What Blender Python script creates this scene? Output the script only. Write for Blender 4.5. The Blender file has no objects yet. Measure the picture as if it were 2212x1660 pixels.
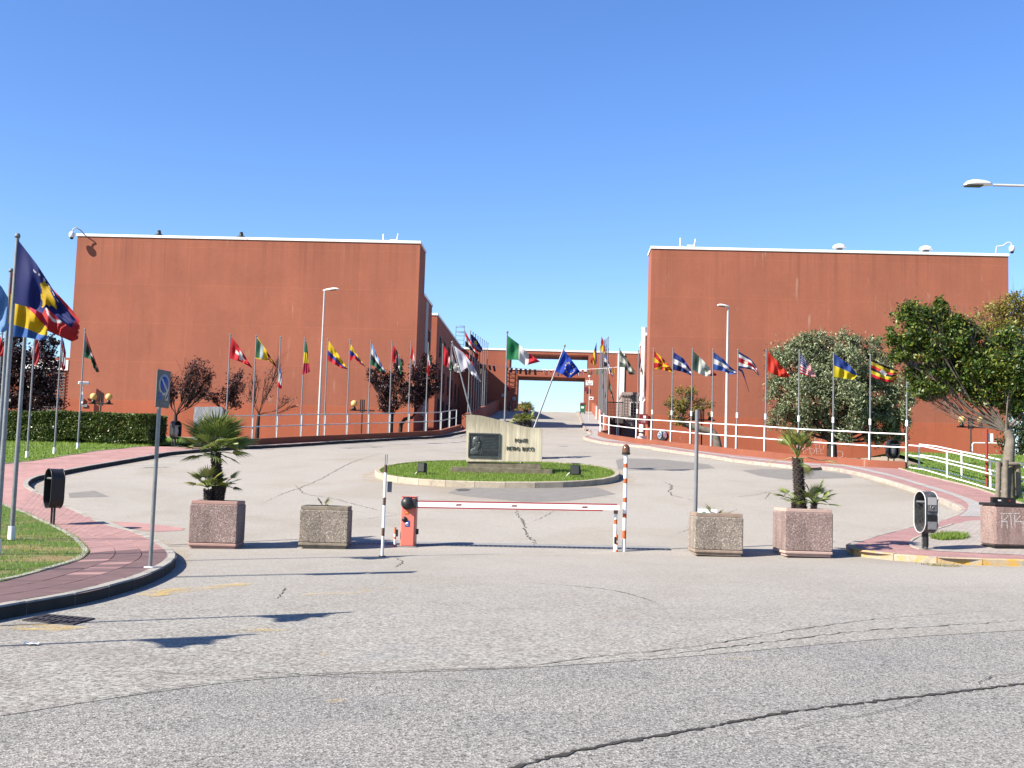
import bpy, bmesh, math, random
import numpy as np
from mathutils import Vector, Matrix
from mathutils.geometry import tessellate_polygon
random.seed(7); np.random.seed(7)
SC = bpy.context.scene; COL = SC.collection
# ------------------------------------------------------------------ camera
F = 2490.; TH = math.radians(1.76); YAW = math.radians(2.5); PIT = math.atan(210/F); EYE = 1.65
fh = Vector((-math.sin(YAW), math.cos(YAW), 0)); r0 = Vector((math.cos(YAW), math.sin(YAW), 0)); UP = Vector((0, 0, 1))
fw = fh*math.cos(PIT)+UP*math.sin(PIT); u0 = -fh*math.sin(PIT)+UP*math.cos(PIT)
cr = r0*math.cos(TH)+u0*math.sin(TH); cu = -r0*math.sin(TH)+u0*math.cos(TH)
cd = bpy.data.cameras.new('camera'); co = bpy.data.objects.new('camera', cd); COL.objects.link(co)
M = Matrix.Identity(4)
for i in range(3): M[i][0] = cr[i]; M[i][1] = cu[i]; M[i][2] = -fw[i]
M[2][3] = EYE; co.matrix_world = M
cd.sensor_width = 36; cd.lens = 36*F/2212; cd.clip_end = 5000; cd.clip_start = .1
SC.camera = co
# ------------------------------------------------------------------ light
SUN_EL = math.radians(36); SUN_AZ = math.radians(29)          # azimuth of the light's travel
W = bpy.data.worlds.new('World'); SC.world = W; W.use_nodes = True
nt = W.node_tree; bg = nt.nodes['Background']
sk = nt.nodes.new('ShaderNodeTexSky'); sk.sky_type = 'NISHITA'; sk.sun_disc = False
sk.sun_elevation = SUN_EL; sk.sun_rotation = math.radians(90)-(SUN_AZ+math.pi)
sk.altitude = 150; sk.air_density = 1.0; sk.dust_density = 0.35; sk.ozone_density = 4.5
hsv = nt.nodes.new('ShaderNodeHueSaturation'); hsv.inputs['Saturation'].default_value = 1.16; hsv.inputs['Hue'].default_value = .511; nt.links.new(sk.outputs[0], hsv.inputs['Color'])
nt.links.new(hsv.outputs[0], bg.inputs[0]); bg.inputs[1].default_value = .084
sl = bpy.data.lights.new('sun', 'SUN'); sl.energy = 5.0; sl.angle = math.radians(.53); sl.color = (1, .915, .80)
so = bpy.data.objects.new('sun', sl); COL.objects.link(so)
ldir = Vector((math.cos(SUN_AZ)*math.cos(SUN_EL), math.sin(SUN_AZ)*math.cos(SUN_EL), -math.sin(SUN_EL)))
so.rotation_euler = ldir.to_track_quat('-Z', 'Y').to_euler()
SC.view_settings.view_transform = 'Standard'; SC.view_settings.look = 'None'
SC.view_settings.exposure = 1.46; SC.view_settings.gamma = 1; SC.view_settings.use_curve_mapping = False
# ------------------------------------------------------------------ measuring
def ray(x, y): return fw*F+cr*(x-1106)-cu*(y-830)
def atY(x, y, Y):
    d = ray(x, y); return Vector((d.x*Y/d.y, Y, EYE+d.z*Y/d.y))
def atX(x, y, X):
    d = ray(x, y); return Vector((X, d.y*X/d.x, EYE+d.z*X/d.x))
KN = [(-60, -.4), (0, 0), (20, .13), (24, .2), (28, .5), (37, 1.4), (53, 2.9), (66, 3.85), (80, 4.95), (125, 9.3), (132, 9.65), (150, 9.65), (230, 4), (3000, -10)]
def g(Y):
    for (a, b), (c, d) in zip(KN, KN[1:]):
        if Y <= c: return b+(d-b)*(Y-a)/(c-a)
    return KN[-1][1]
def gs(X, Y):
    return g(Y)+.012*max(0, min(1, (75-Y)/20))*max(-18, min(18, X))
def onG(x, y, off=0.):
    d = ray(x, y); t = 3/F
    while t < 170/F:
        if EYE+d.z*t < gs(d.x*t, d.y*t)+off: break
        t += .2/F
    lo, hi = t-.2/F, t
    for _ in range(24):
        m = (lo+hi)/2
        if EYE+d.z*m < gs(d.x*m, d.y*m)+off: hi = m
        else: lo = m
    return Vector((d.x*hi, d.y*hi, EYE+d.z*hi))
def ztop(base, x, y):
    d = ray(x, y); t = math.hypot(base.x, base.y)/math.hypot(d.x, d.y); return EYE+d.z*t
# zoom windows -> picture coordinates
def z1(x, y): return (x*.34158, 459.04+y*.34158)
def z2(x, y): return (324+x*.26026, 594.05+y*.26026)
def z3(x, y): return (648.1+x*.26026, 621.05+y*.26026)
def z4(x, y): return (972.1+x*.19531, 675.06+y*.19531)
def z5(x, y): return (1350.1+x*.21144, 675.06+y*.21144)
def z6(x, y): return (1620.1+x*.27658, 621.05+y*.27658)
def z7(x, y): return (x*.32532, 918.07+y*.32532)
def z8(x, y): return (378.0+x*.22777, 864.07+y*.22777)
def z9(x, y): return (783.1+x*.26856, 864.07+y*.26856)
def z10(x, y): return (1350.1+x*.22777, 864.07+y*.22777)
def z11(x, y): return (1782.1+x*.27645, 810.07+y*.27645)
def z12(x, y): return (1944.2+x*.12108, 1026.1+y*.12108)
# ------------------------------------------------------------------ colours and materials
def L(c): return c/12.92 if c <= .04045 else ((c+.055)/1.055)**2.4
def H(s):
    s = s.lstrip('#'); return tuple(L(int(s[i:i+2], 16)/255) for i in (0, 2, 4))
MATS = {}
KAL = .68      # one albedo scale for the painted and mineral surfaces, set together with the exposure
class NT:
    def __init__(s, name, k=None):
        s.k = KAL if k is None else k
        s.m = bpy.data.materials.new(name); s.m.use_nodes = True; s.t = s.m.node_tree; s.n = s.t.nodes; s.b = s.n['Principled BSDF']
        s.b.inputs['Specular IOR Level'].default_value = .3
    def new(s, t, **k):
        n = s.n.new('ShaderNode'+t)
        for a, b in k.items(): setattr(n, a, b)
        return n
    def lk(s, a, b): s.t.links.new(a, b)
    def pos(s, scale=(1, 1, 1)):
        g_ = s.new('NewGeometry'); m = s.new('Mapping'); m.inputs['Scale'].default_value = scale; s.lk(g_.outputs['Position'], m.inputs[0]); return m.outputs[0]
    def noise(s, vec, sc, det=4, rough=.6, dist=0):
        n = s.new('TexNoise'); n.inputs['Scale'].default_value = sc; n.inputs['Detail'].default_value = det; n.inputs['Roughness'].default_value = rough; n.inputs['Distortion'].default_value = dist
        s.lk(vec, n.inputs['Vector']); return n.outputs['Fac']
    def voro(s, vec, sc, feat='F1', out='Distance'):
        n = s.new('TexVoronoi', feature=feat); n.inputs['Scale'].default_value = sc; s.lk(vec, n.inputs['Vector']); return n.outputs[out]
    def ramp(s, fac, stops):
        r = s.new('ValToRGB'); e = r.color_ramp.elements
        while len(e) < len(stops): e.new(.5)
        for i, (p, c) in enumerate(stops):
            e[i].position = p; e[i].color = (*c, 1) if not isinstance(c, (int, float)) else (c, c, c, 1)
        s.lk(fac, r.inputs[0]); return r.outputs[0]
    def mix(s, fac, a, b, mode='MIX'):
        n = s.new('Mix', data_type='RGBA', blend_type=mode)
        for sock, v in ((0, fac), (6, a), (7, b)):
            if isinstance(v, (int, float)): n.inputs[sock].default_value = v
            elif isinstance(v, tuple): n.inputs[sock].default_value = (*v, 1)[:4]
            else: s.lk(v, n.inputs[sock])
        return n.outputs[2]
    def math(s, op, a, b=0., c=None):
        n = s.new('Math', operation=op)
        for i, v in enumerate((a, b, c)):
            if v is None: continue
            if isinstance(v, (int, float)): n.inputs[i].default_value = v
            else: s.lk(v, n.inputs[i])
        return n.outputs[0]
    def bump(s, h, st=.4, d=.02):
        n = s.new('Bump'); n.inputs['Strength'].default_value = st; n.inputs['Distance'].default_value = d; s.lk(h, n.inputs['Height']); s.lk(n.outputs[0], s.b.inputs['Normal'])
    def col(s, o): s.lk(s.mix(1., o, (s.k, s.k, s.k), 'MULTIPLY'), s.b.inputs['Base Color'])
    def xyz(s, vec=None):
        n = s.new('SeparateXYZ'); s.lk(vec if vec is not None else s.pos(), n.inputs[0]); return n.outputs
def mat(name, c, c2=None, scale=3, rough=.7, bump=0, bsc=40, metal=0, spec=.3, det=5, k=None):
    if name in MATS: return MATS[name]
    t = NT(name, k); p = t.pos(); c2 = c2 or tuple(x*.78 for x in c)
    f = t.ramp(t.noise(p, scale, det), [(.3, 0.), (.7, 1.)])
    t.col(t.mix(f, c, c2)); t.b.inputs['Roughness'].default_value = rough; t.b.inputs['Metallic'].default_value = metal; t.b.inputs['Specular IOR Level'].default_value = spec
    if bump: t.bump(t.noise(p, bsc, 3), bump, .01)
    MATS[name] = t.m; return t.m
def leafmat(name, c1, c2, c3=None, tr=.35, rough=.5):
    t = NT(name, 1.); g_ = t.new('NewGeometry'); st = [(0., c1), (.6, c2)]
    if c3: st.append((1., c3))
    c = t.ramp(g_.outputs['Random Per Island'], st)
    t.col(c); t.b.inputs['Roughness'].default_value = rough
    tl = t.new('BsdfTranslucent'); t.lk(t.mix(.35, c, (.25, .3, .02), 'ADD') if c3 is None or tr > .3 else c, tl.inputs[0])
    mx = t.new('MixShader'); mx.inputs[0].default_value = tr; t.lk(t.b.outputs[0], mx.inputs[1]); t.lk(tl.outputs[0], mx.inputs[2])
    t.lk(mx.outputs[0], t.n['Material Output'].inputs[0]); MATS[name] = t.m; return t.m
# asphalt of the near road
def m_asphalt():
    t = NT('near_asphalt'); p = t.pos()
    v = t.new('TexVoronoi'); v.inputs['Scale'].default_value = 62; t.lk(p, v.inputs['Vector'])
    grain = t.ramp(v.outputs['Color'], [(.1, (.17, .167, .155)), (.5, (.30, .293, .272)), (.9, (.46, .45, .415))])
    pits = t.ramp(t.noise(p, 34, 5, .75), [(.38, .30), (.5, 1.1)])
    big = t.ramp(t.noise(p, .55, 6, .6), [(.3, (.84, .84, .86)), (.7, (1.08, 1.06, 1.03))])
    pale = t.ramp(t.noise(t.pos((.5, 1.2, 1)), 1.1, 7, .7, 1.5), [(.52, 0.), (.72, 1.)])
    c = t.mix(1., t.mix(1., grain, pits, 'MULTIPLY'), big, 'MULTIPLY'); c = t.mix(t.math('MULTIPLY', pale, .3), c, (.36, .35, .33))
    t.col(c); t.b.inputs['Roughness'].default_value = .92
    t.bump(t.math('ADD', v.outputs['Distance'], t.math('MULTIPLY', t.noise(p, 34, 5, .75), 1.2)), .55, .012); return t.m
def m_plaza():
    t = NT('plaza_paving'); p = t.pos()
    v = t.new('TexVoronoi'); v.inputs['Scale'].default_value = 75; t.lk(p, v.inputs['Vector'])
    grain = t.ramp(v.outputs['Color'], [(.1, (.30, .28, .25)), (.5, (.39, .365, .32)), (.9, (.48, .455, .405))])
    sp = t.ramp(t.noise(p, 40, 5, .7), [(.36, .62), (.47, 1.)])
    big = t.ramp(t.noise(p, .16, 7, .62, .6), [(.3, (.84, .82, .78)), (.48, (1., .99, .98)), (.7, (1.07, 1.06, 1.05))])
    tan = t.ramp(t.noise(p, .3, 5, .6, 1.), [(.52, 0.), (.7, 1.)])
    c = t.mix(1., t.mix(1., grain, sp, 'MULTIPLY'), big, 'MULTIPLY'); c = t.mix(t.math('MULTIPLY', tan, .45), c, (.30, .265, .20))
    # darker tyre wear around the island
    x = t.xyz(); dx = t.math('MULTIPLY', t.math('SUBTRACT', x[0], -2.2), .14); dy = t.math('MULTIPLY', t.math('SUBTRACT', x[1], 40), .11)
    rr = t.math('SQRT', t.math('ADD', t.math('MULTIPLY', dx, dx), t.math('MULTIPLY', dy, dy)))
    rr = t.math('ADD', rr, t.math('MULTIPLY', t.noise(p, .5, 5), .5))
    w = t.ramp(rr, [(.7, .62), (1.25, 0.)])
    c = t.mix(w, c, t.mix(1., (.30, .25, .185), sp, 'MULTIPLY'))
    # towards the street the dressing is older, greyer and coarser
    v2 = t.new('TexVoronoi'); v2.inputs['Scale'].default_value = 38; t.lk(p, v2.inputs['Vector'])
    g2 = t.ramp(v2.outputs['Color'], [(.15, (.14, .138, .128)), (.45, (.285, .278, .258)), (.8, (.42, .408, .378))])
    pit = t.ramp(t.noise(p, 22, 5, .75), [(.38, .35), (.5, 1.05)])
    g2 = t.mix(1., g2, pit, 'MULTIPLY'); tone = t.ramp(t.noise(p, .9, 7, .65, .8), [(.35, (.95, .92, .90)), (.55, (1.12, 1.14, 1.10)), (.72, (.92, .95, 1.0))]); g2 = t.mix(1., g2, tone, 'MULTIPLY')
    yy = t.math('ADD', x[1], t.math('MULTIPLY', t.math('SUBTRACT', t.noise(p, .35, 5), .5), 9.))
    c = t.mix(t.ramp(t.math('MULTIPLY', yy, .04), [(.24, 1.), (.55, .62), (.98, .0)]), c, g2)
    oil = t.ramp(t.noise(t.pos((.5, 1., 1)), .8, 4, .5, 1.2), [(.66, 0.), (.76, .22)]); c = t.mix(oil, c, (.14, .14, .145))
    t.col(c); t.b.inputs['Roughness'].default_value = .93
    t.bump(t.math('ADD', v.outputs['Distance'], t.noise(p, 50, 4)), .35, .008); return t.m
def m_facade(name, up, lo, zb):
    t = NT(name); p = t.pos(); x = t.xyz()
    n1 = t.ramp(t.noise(t.pos((.25, .25, .12)), 1., 7, .62), [(.3, .86), (.7, 1.1)])
    st = t.ramp(t.noise(t.pos((1.1, 1.1, .06)), 1., 6, .65), [(.35, .95), (.6, 1.02)]); cl = t.ramp(t.noise(p, .35, 7, .68, .4), [(.32, .9), (.5, 1.), (.68, 1.07)]); fine = t.ramp(t.noise(p, 5, 6, .75), [(.35, .94), (.6, 1.03)])
    blk = t.new('TexBrick'); blk.offset = 0; blk.inputs['Scale'].default_value = 1; blk.inputs['Mortar Size'].default_value = .03; blk.inputs['Mortar Smooth'].default_value = .8; blk.inputs['Bias'].default_value = 0
    blk.inputs['Brick Width'].default_value = 4.3; blk.inputs['Row Height'].default_value = 2.9
    blk.inputs['Color1'].default_value = (.97, .97, .97, 1); blk.inputs['Color2'].default_value = (1.03, 1.03, 1.03, 1); blk.inputs['Mortar'].default_value = (1.2, 1.15, 1.1, 1)
    cx = t.new('CombineXYZ'); t.lk(t.math('ADD', x[0], x[1]), cx.inputs[0]); t.lk(t.math('ADD', x[2], -.95), cx.inputs[1]); t.lk(cx.outputs[0], blk.inputs['Vector'])
    lowm = t.ramp(t.math('ADD', t.math('SUBTRACT', x[2], zb), t.math('MULTIPLY', t.noise(t.pos((6, 6, 1)), 1, 3), .06)), [(.02, 0.), (.05, 1.)])
    c = t.mix(lowm, lo, up)
    for m_ in (n1, st, cl, fine, blk.outputs['Color']): c = t.mix(.85, c, m_, 'MULTIPLY')
    # pale lime runs
    s1 = t.noise(t.pos((2.6, 2.6, .22)), 1, 4, .6); s2 = t.noise(t.pos((.35, .35, .5)), 1, 2)
    runs = t.math('MULTIPLY', t.ramp(s1, [(.64, 0.), (.72, 1.)]), t.ramp(s2, [(.5, 0.), (.62, 1.)]))
    c = t.mix(t.math('MULTIPLY', runs, .55), c, (.52, .32, .24))
    s3 = t.ramp(t.noise(t.pos((9, 9, 1.1)), 1, 5, .7), [(.64, 0.), (.70, 1.)]); s4 = t.ramp(t.noise(t.pos((.16, .16, .3)), 1, 3), [(.54, 0.), (.62, 1.)])
    c = t.mix(t.math('MULTIPLY', t.math('MULTIPLY', s3, s4), .5), c, (.56, .36, .28))
    # rain runs down from the roof edge
    rn = t.math('MULTIPLY', t.ramp(t.noise(t.pos((2.2, 2.2, .02)), 1, 4, .7), [(.5, 0.), (.66, 1.)]), t.ramp(t.math('MULTIPLY', t.math('ADD', x[2], t.math('MULTIPLY', t.noise(t.pos((1.5, 1.5, .1)), 1, 3), 3.)), .05), [(.82, 0.), (1., 1.)]))
    c = t.mix(t.math('MULTIPLY', rn, .30), c, (.13, .05, .035))
    d1 = t.noise(t.pos((3, 3, .15)), 1.3, 5, .6); dk = t.math('MULTIPLY', t.ramp(d1, [(.62, 0.), (.72, 1.)]), t.ramp(x[2], [(0., .0), (1., 1.)]))
    c = t.mix(t.math('MULTIPLY', dk, .16), c, (.10, .035, .025))
    t.col(c); t.b.inputs['Roughness'].default_value = .9; t.bump(t.noise(p, 14, 6, .7), .18, .03); return t.m
def m_aggr(name, cols, sc=48, st=.8):
    t = NT(name); tc = t.new('TexCoord'); p = tc.outputs['Object']
    v = t.new('TexVoronoi'); v.inputs['Scale'].default_value = sc; t.lk(p, v.inputs['Vector'])
    c = t.ramp(v.outputs['Color'], cols); e = t.new('TexVoronoi', feature='DISTANCE_TO_EDGE'); e.inputs['Scale'].default_value = sc; t.lk(p, e.inputs['Vector'])
    c = t.mix(t.ramp(e.outputs['Distance'], [(.02, .45), (.14, 1.)]), tuple(x*.55 for x in cols[0][1]), c)
    big = t.ramp(t.noise(p, 2.2, 6, .65), [(.3, .80), (.7, 1.1)]); c = t.mix(1., c, big, 'MULTIPLY')
    mp = t.new('Mapping'); mp.inputs['Scale'].default_value = (5, 5, .7); t.lk(p, mp.inputs[0]); c = t.mix(.7, c, t.ramp(t.noise(mp.outputs[0], 1., 5, .7), [(.36, .66), (.56, 1.05)]), 'MULTIPLY')
    t.col(c); t.b.inputs['Roughness'].default_value = .85; t.bump(t.math('MULTIPLY', t.ramp(e.outputs['Distance'], [(0., 0.), (.25, 1.)]), 1.), st, .015); return t.m
def m_concrete():
    t = NT('board_concrete'); p = t.pos(); x = t.xyz()
    bd = t.math('FRACT', t.math('MULTIPLY', x[0], 8.2)); bi = t.math('FLOOR', t.math('MULTIPLY', x[0], 8.2))
    wn = t.new('TexWhiteNoise', noise_dimensions='1D'); t.lk(bi, wn.inputs['W'])
    c = t.mix(wn.outputs['Value'], (.52, .465, .34), (.66, .60, .45))
    st = t.ramp(t.noise(t.pos((9, 9, .6)), 1, 6, .7), [(.35, .62), (.6, 1.05)])
    c = t.mix(.8, c, st, 'MULTIPLY')
    # lichen and rain dirt settles on the upper edge
    tp = t.math('ADD', t.math('SUBTRACT', x[2], 3.25), t.math('MULTIPLY', t.math('SUBTRACT', t.noise(t.pos((7, 7, 1.2)), 1, 6, .75), .5), 1.1))
    c = t.mix(t.ramp(tp, [(.05, 0.), (.6, .55)]), c, (.16, .14, .10))
    t.col(c); t.b.inputs['Roughness'].default_value = .92
    t.bump(t.math('ADD', t.ramp(bd, [(0., 0.), (.06, 1.), (.94, 1.), (1., 0.)]), t.math('MULTIPLY', t.noise(p, 30, 5), .5)), .45, .012); return t.m
def m_sidewalk(name, c1, c2, tw=.4, tl=.4):
    t = NT(name); p = t.pos(); b = t.new('TexBrick'); b.offset = .5; b.inputs['Scale'].default_value = 1
    b.inputs['Brick Width'].default_value = tw; b.inputs['Row Height'].default_value = tl; b.inputs['Mortar Size'].default_value = .012
    b.inputs['Color1'].default_value = (*c1, 1); b.inputs['Color2'].default_value = (*c2, 1); b.inputs['Mortar'].default_value = (*[x*.72 for x in c1], 1); t.lk(p, b.inputs['Vector'])
    n = t.ramp(t.noise(p, 1.3, 6, .65), [(.3, .84), (.7, 1.1)]); c = t.mix(1., b.outputs['Color'], n, 'MULTIPLY')
    n2 = t.ramp(t.noise(p, 30, 4, .7), [(.35, .85), (.55, 1.)]); c = t.mix(1., c, n2, 'MULTIPLY')
    t.col(c); t.b.inputs['Roughness'].default_value = .85; t.bump(b.outputs['Fac'], -.3, .01); return t.m
def m_lawn(name, c1, c2, c3, dry=.55):
    t = NT(name, 1.); p = t.pos(); c = t.ramp(t.noise(p, 9, 6, .7), [(.3, c1), (.7, c2)])
    d = t.ramp(t.noise(p, .7, 6, .65, .5), [(dry, 0.), (dry+.13, 1.)]); c = t.mix(d, c, c3); t.col(c); t.b.inputs['Roughness'].default_value = 1
    t.bump(t.noise(p, 60, 4), .8, .03); return t.m
def m_flag():
    t = NT('flag_cloth', .66); a = t.new('VertexColor', layer_name='design'); p = t.pos()
    f = t.ramp(t.noise(p, 3, 4), [(.3, .88), (.7, 1.05)]); c = t.mix(1., a.outputs[0], f, 'MULTIPLY'); t.col(c); t.b.inputs['Roughness'].default_value = .7
    c = t.mix(1., c, (.66, .66, .66), 'MULTIPLY'); tl = t.new('BsdfTranslucent'); t.lk(c, tl.inputs[0]); mx = t.new('MixShader'); mx.inputs[0].default_value = .4
    t.lk(t.b.outputs[0], mx.inputs[1]); t.lk(tl.outputs[0], mx.inputs[2]); t.lk(mx.outputs[0], t.n['Material Output'].inputs[0]); return t.m
def m_kerb(name, base, paint=None, amt=.5):
    t = NT(name); p = t.pos(); c = t.ramp(t.noise(p, 2.4, 6, .7), [(.3, tuple(x*.62 for x in base)), (.5, base), (.75, tuple(min(1, x*1.15) for x in base))])
    if paint:
        m_ = t.ramp(t.noise(p, 3.6, 6, .72), [(amt-.05, 0.), (amt+.05, 1.)]); c = t.mix(m_, c, paint)
    n2 = t.ramp(t.noise(p, 40, 4, .7), [(.35, .7), (.5, 1.)]); c = t.mix(1., c, n2, 'MULTIPLY')
    t.col(c); t.b.inputs['Roughness'].default_value = .92; t.bump(t.noise(p, 35, 5, .7), .4, .012); return t.m
def m_worn(name, c, amt=.5):
    t = NT(name); p = t.pos(); t.b.inputs['Base Color'].default_value = (*c, 1); t.b.inputs['Roughness'].default_value = .9
    tr = t.new('BsdfTransparent'); mx = t.new('MixShader'); f = t.math('MULTIPLY', t.ramp(t.noise(p, 1.6, 6, .75, .4), [(amt, 0.), (amt+.2, .62)]), t.ramp(t.noise(p, 40, 4, .7), [(.4, .2), (.55, 1.)]))
    t.lk(f, mx.inputs[0]); t.lk(tr.outputs[0], mx.inputs[1]); t.lk(t.b.outputs[0], mx.inputs[2]); t.lk(mx.outputs[0], t.n['Material Output'].inputs[0]); return t.m
def m_marble():
    t = NT('grey_marble'); v = t.pos((3, 3, .8)); c = t.ramp(t.noise(v, 2.2, 8, .7, 2.5), [(.3, (.10, .11, .12)), (.5, (.23, .25, .27)), (.62, (.33, .35, .37)), (.75, (.2, .22, .24))])
    t.col(c); t.b.inputs['Roughness'].default_value = .6; t.bump(t.noise(v, 6, 6, .7), .4, .02); return t.m
# ------------------------------------------------------------------ mesh helpers
class MB:
    def __init__(s): s.v = []; s.f = []; s.mi = []; s.sm = []; s.cut = 0
    def add(s, vs, fs, m=0, sm=False):
        o = len(s.v); s.v += [tuple(x) for x in vs]
        for f in fs: s.f.append([o+i for i in f]); s.mi.append(m); s.sm.append(sm)
    def quad(s, a, b, c, d, m=0): s.add([a, b, c, d], [(0, 1, 2, 3)], m)
    def box(s, c, d, rz=0., m=0, ch=0.):
        x, y, z = (k/2 for k in d); R = Matrix.Rotation(rz, 3, 'Z'); c = Vector(c)
        if ch <= 0:
            P = [(-x, -y), (x, -y), (x, y), (-x, y)]
            vs = [c+R@Vector((a, b, -z)) for a, b in P]+[c+R@Vector((a, b, z)) for a, b in P]
            s.add(vs, [(3, 2, 1, 0), (4, 5, 6, 7), (0, 1, 5, 4), (1, 2, 6, 5), (2, 3, 7, 6), (3, 0, 4, 7)], m)
        else:
            k = ch; P = [(-x+k, -y), (x-k, -y), (x, -y+k), (x, y-k), (x-k, y), (-x+k, y), (-x, y-k), (-x, -y+k)]
            Q = [(a*(1-k/x), b*(1-k/y)) for a, b in P]; rings = [(Q, -z), (P, -z+k), (P, z-k), (Q, z)]
            vs = [c+R@Vector((a, b, h)) for r, h in rings for a, b in r]; fs = [tuple(range(7, -1, -1)), tuple(range(24, 32))]
            for r in range(3):
                for i in range(8): j = (i+1) % 8; fs.append((r*8+i, r*8+j, r*8+8+j, r*8+8+i))
            s.add(vs, fs, m)
        return s
    def obox(s, c, ax, ay, az, m=0):            # oriented box from half axes
        c = Vector(c); vs = [c+a*ax+b*ay+d*az for d in (-1, 1) for a, b in ((-1, -1), (1, -1), (1, 1), (-1, 1))]
        s.add(vs, [(3, 2, 1, 0), (4, 5, 6, 7), (0, 1, 5, 4), (1, 2, 6, 5), (2, 3, 7, 6), (3, 0, 4, 7)], m)
        return s
    def tube(s, pts, r, n=8, m=0, cap=True):
        pts = [Vector(p) for p in pts]; N = len(pts); rs = r if isinstance(r, (list, tuple)) else [r]*N
        vs = []; ref = None
        for i, p in enumerate(pts):
            t = (pts[min(i+1, N-1)]-pts[max(i-1, 0)]).normalized()
            if ref is None: ref = Vector((1, 0, 0)) if abs(t.x) < .8 else Vector((0, 1, 0))
            a = (ref-t*ref.dot(t)).normalized(); ref = a; b = t.cross(a)
            vs += [p+(a*math.cos(q)+b*math.sin(q))*rs[i] for q in [2*math.pi*k/n for k in range(n)]]
        fs = [(i*n+k, i*n+(k+1) % n, (i+1)*n+(k+1) % n, (i+1)*n+k) for i in range(N-1) for k in range(n)]
        s.add(vs, fs, m, True)
        if cap: s.add(vs[:n], [tuple(range(n-1, -1, -1))], m); s.add(vs[-n:], [tuple(range(n))], m)
        return s
    def lathe(s, prof, c=(0, 0, 0), n=16, m=0, axis='Z', sm=True):
        c = Vector(c); vs = []
        for r, z in prof:
            for k in range(n):
                q = 2*math.pi*k/n; x, y = r*math.cos(q), r*math.sin(q)
                vs.append(c+(Vector((x, y, z)) if axis == 'Z' else Vector((x, z, y)) if axis == 'Y' else Vector((z, x, y))))
        N = len(prof); s.add(vs, [(i*n+k, i*n+(k+1) % n, (i+1)*n+(k+1) % n, (i+1)*n+k) for i in range(N-1) for k in range(n)], m, sm)
        return s
    def prism(s, pts, vec, m=0):
        vec = Vector(vec); pts = [Vector(p) for p in pts]; n = len(pts)
        s.add(pts+[p+vec for p in pts], [tuple(range(n-1, -1, -1)), tuple(range(n, 2*n))]+[(i, (i+1) % n, n+(i+1) % n, n+i) for i in range(n)], m)
        return s
    def build(s, name, mats, parent=None, loc=None, rz=0., fix=True):
        me = bpy.data.meshes.new(name); me.from_pydata(s.v, [], s.f)
        me.polygons.foreach_set('material_index', s.mi); me.polygons.foreach_set('use_smooth', s.sm)
        if fix:
            bm = bmesh.new(); bm.from_mesh(me); bmesh.ops.recalc_face_normals(bm, faces=bm.faces); bm.to_mesh(me); bm.free()
        return link(name, me, mats, parent, loc, rz)
def link(name, me, mats, parent=None, loc=None, rz=0.):
    for m in (mats if isinstance(mats, (list, tuple)) else [mats]): me.materials.append(m)
    o = bpy.data.objects.new(name, me); COL.objects.link(o)
    if parent is not None: o.parent = parent
    if loc is not None: o.location = loc
    o.rotation_euler.z = rz
    return o
def tag(o, label, cat, group=None):
    o['label'] = label; o['category'] = cat
    if group: o['group'] = group
    return o
def thing(name, label, cat, loc=(0, 0, 0), rz=0., group=None):
    o = bpy.data.objects.new(name, None); COL.objects.link(o); o.location = loc; o.rotation_euler.z = rz; o.empty_display_size = .1
    return tag(o, label, cat, group)
def struct(o, kind='structure'): o['kind'] = kind; return o
def copy_tree(o, parent=None):
    c = o.copy(); COL.objects.link(c)
    if parent is not None: c.parent = parent
    for ch in list(o.children): copy_tree(ch, c)
    return c
def smooth(pts, n=6, closed=False):
    P = [Vector(p) for p in pts]; out = []; N = len(P)
    for i in range(N if closed else N-1):
        if closed: a, b, c, d = P[i-1], P[i], P[(i+1) % N], P[(i+2) % N]
        else: a, b, c, d = P[max(i-1, 0)], P[i], P[i+1], P[min(i+2, N-1)]
        for k in range(n):
            t = k/n; out.append(.5*((2*b)+(c-a)*t+(2*a-5*b+4*c-d)*t*t+(3*b-a-3*c+d)*t**3))
    if not closed: out.append(P[-1])
    return out
def resample(pts, step=None, n=None):
    P = [Vector(p) for p in pts]; D = [0]
    for a, b in zip(P, P[1:]): D.append(D[-1]+(b-a).length)
    n = n or max(2, int(round(D[-1]/step))+1); out = []; j = 0
    for i in range(n):
        d = D[-1]*i/(n-1)
        while j < len(P)-2 and D[j+1] < d: j += 1
        t = (d-D[j])/max(1e-9, D[j+1]-D[j]); out.append(P[j].lerp(P[j+1], t))
    return out
def xy(p): return Vector((p[0], p[1], 0))
def gpx(zf, pts, off=0.): return [xy(onG(*zf(*p), off)) for p in pts]
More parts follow.
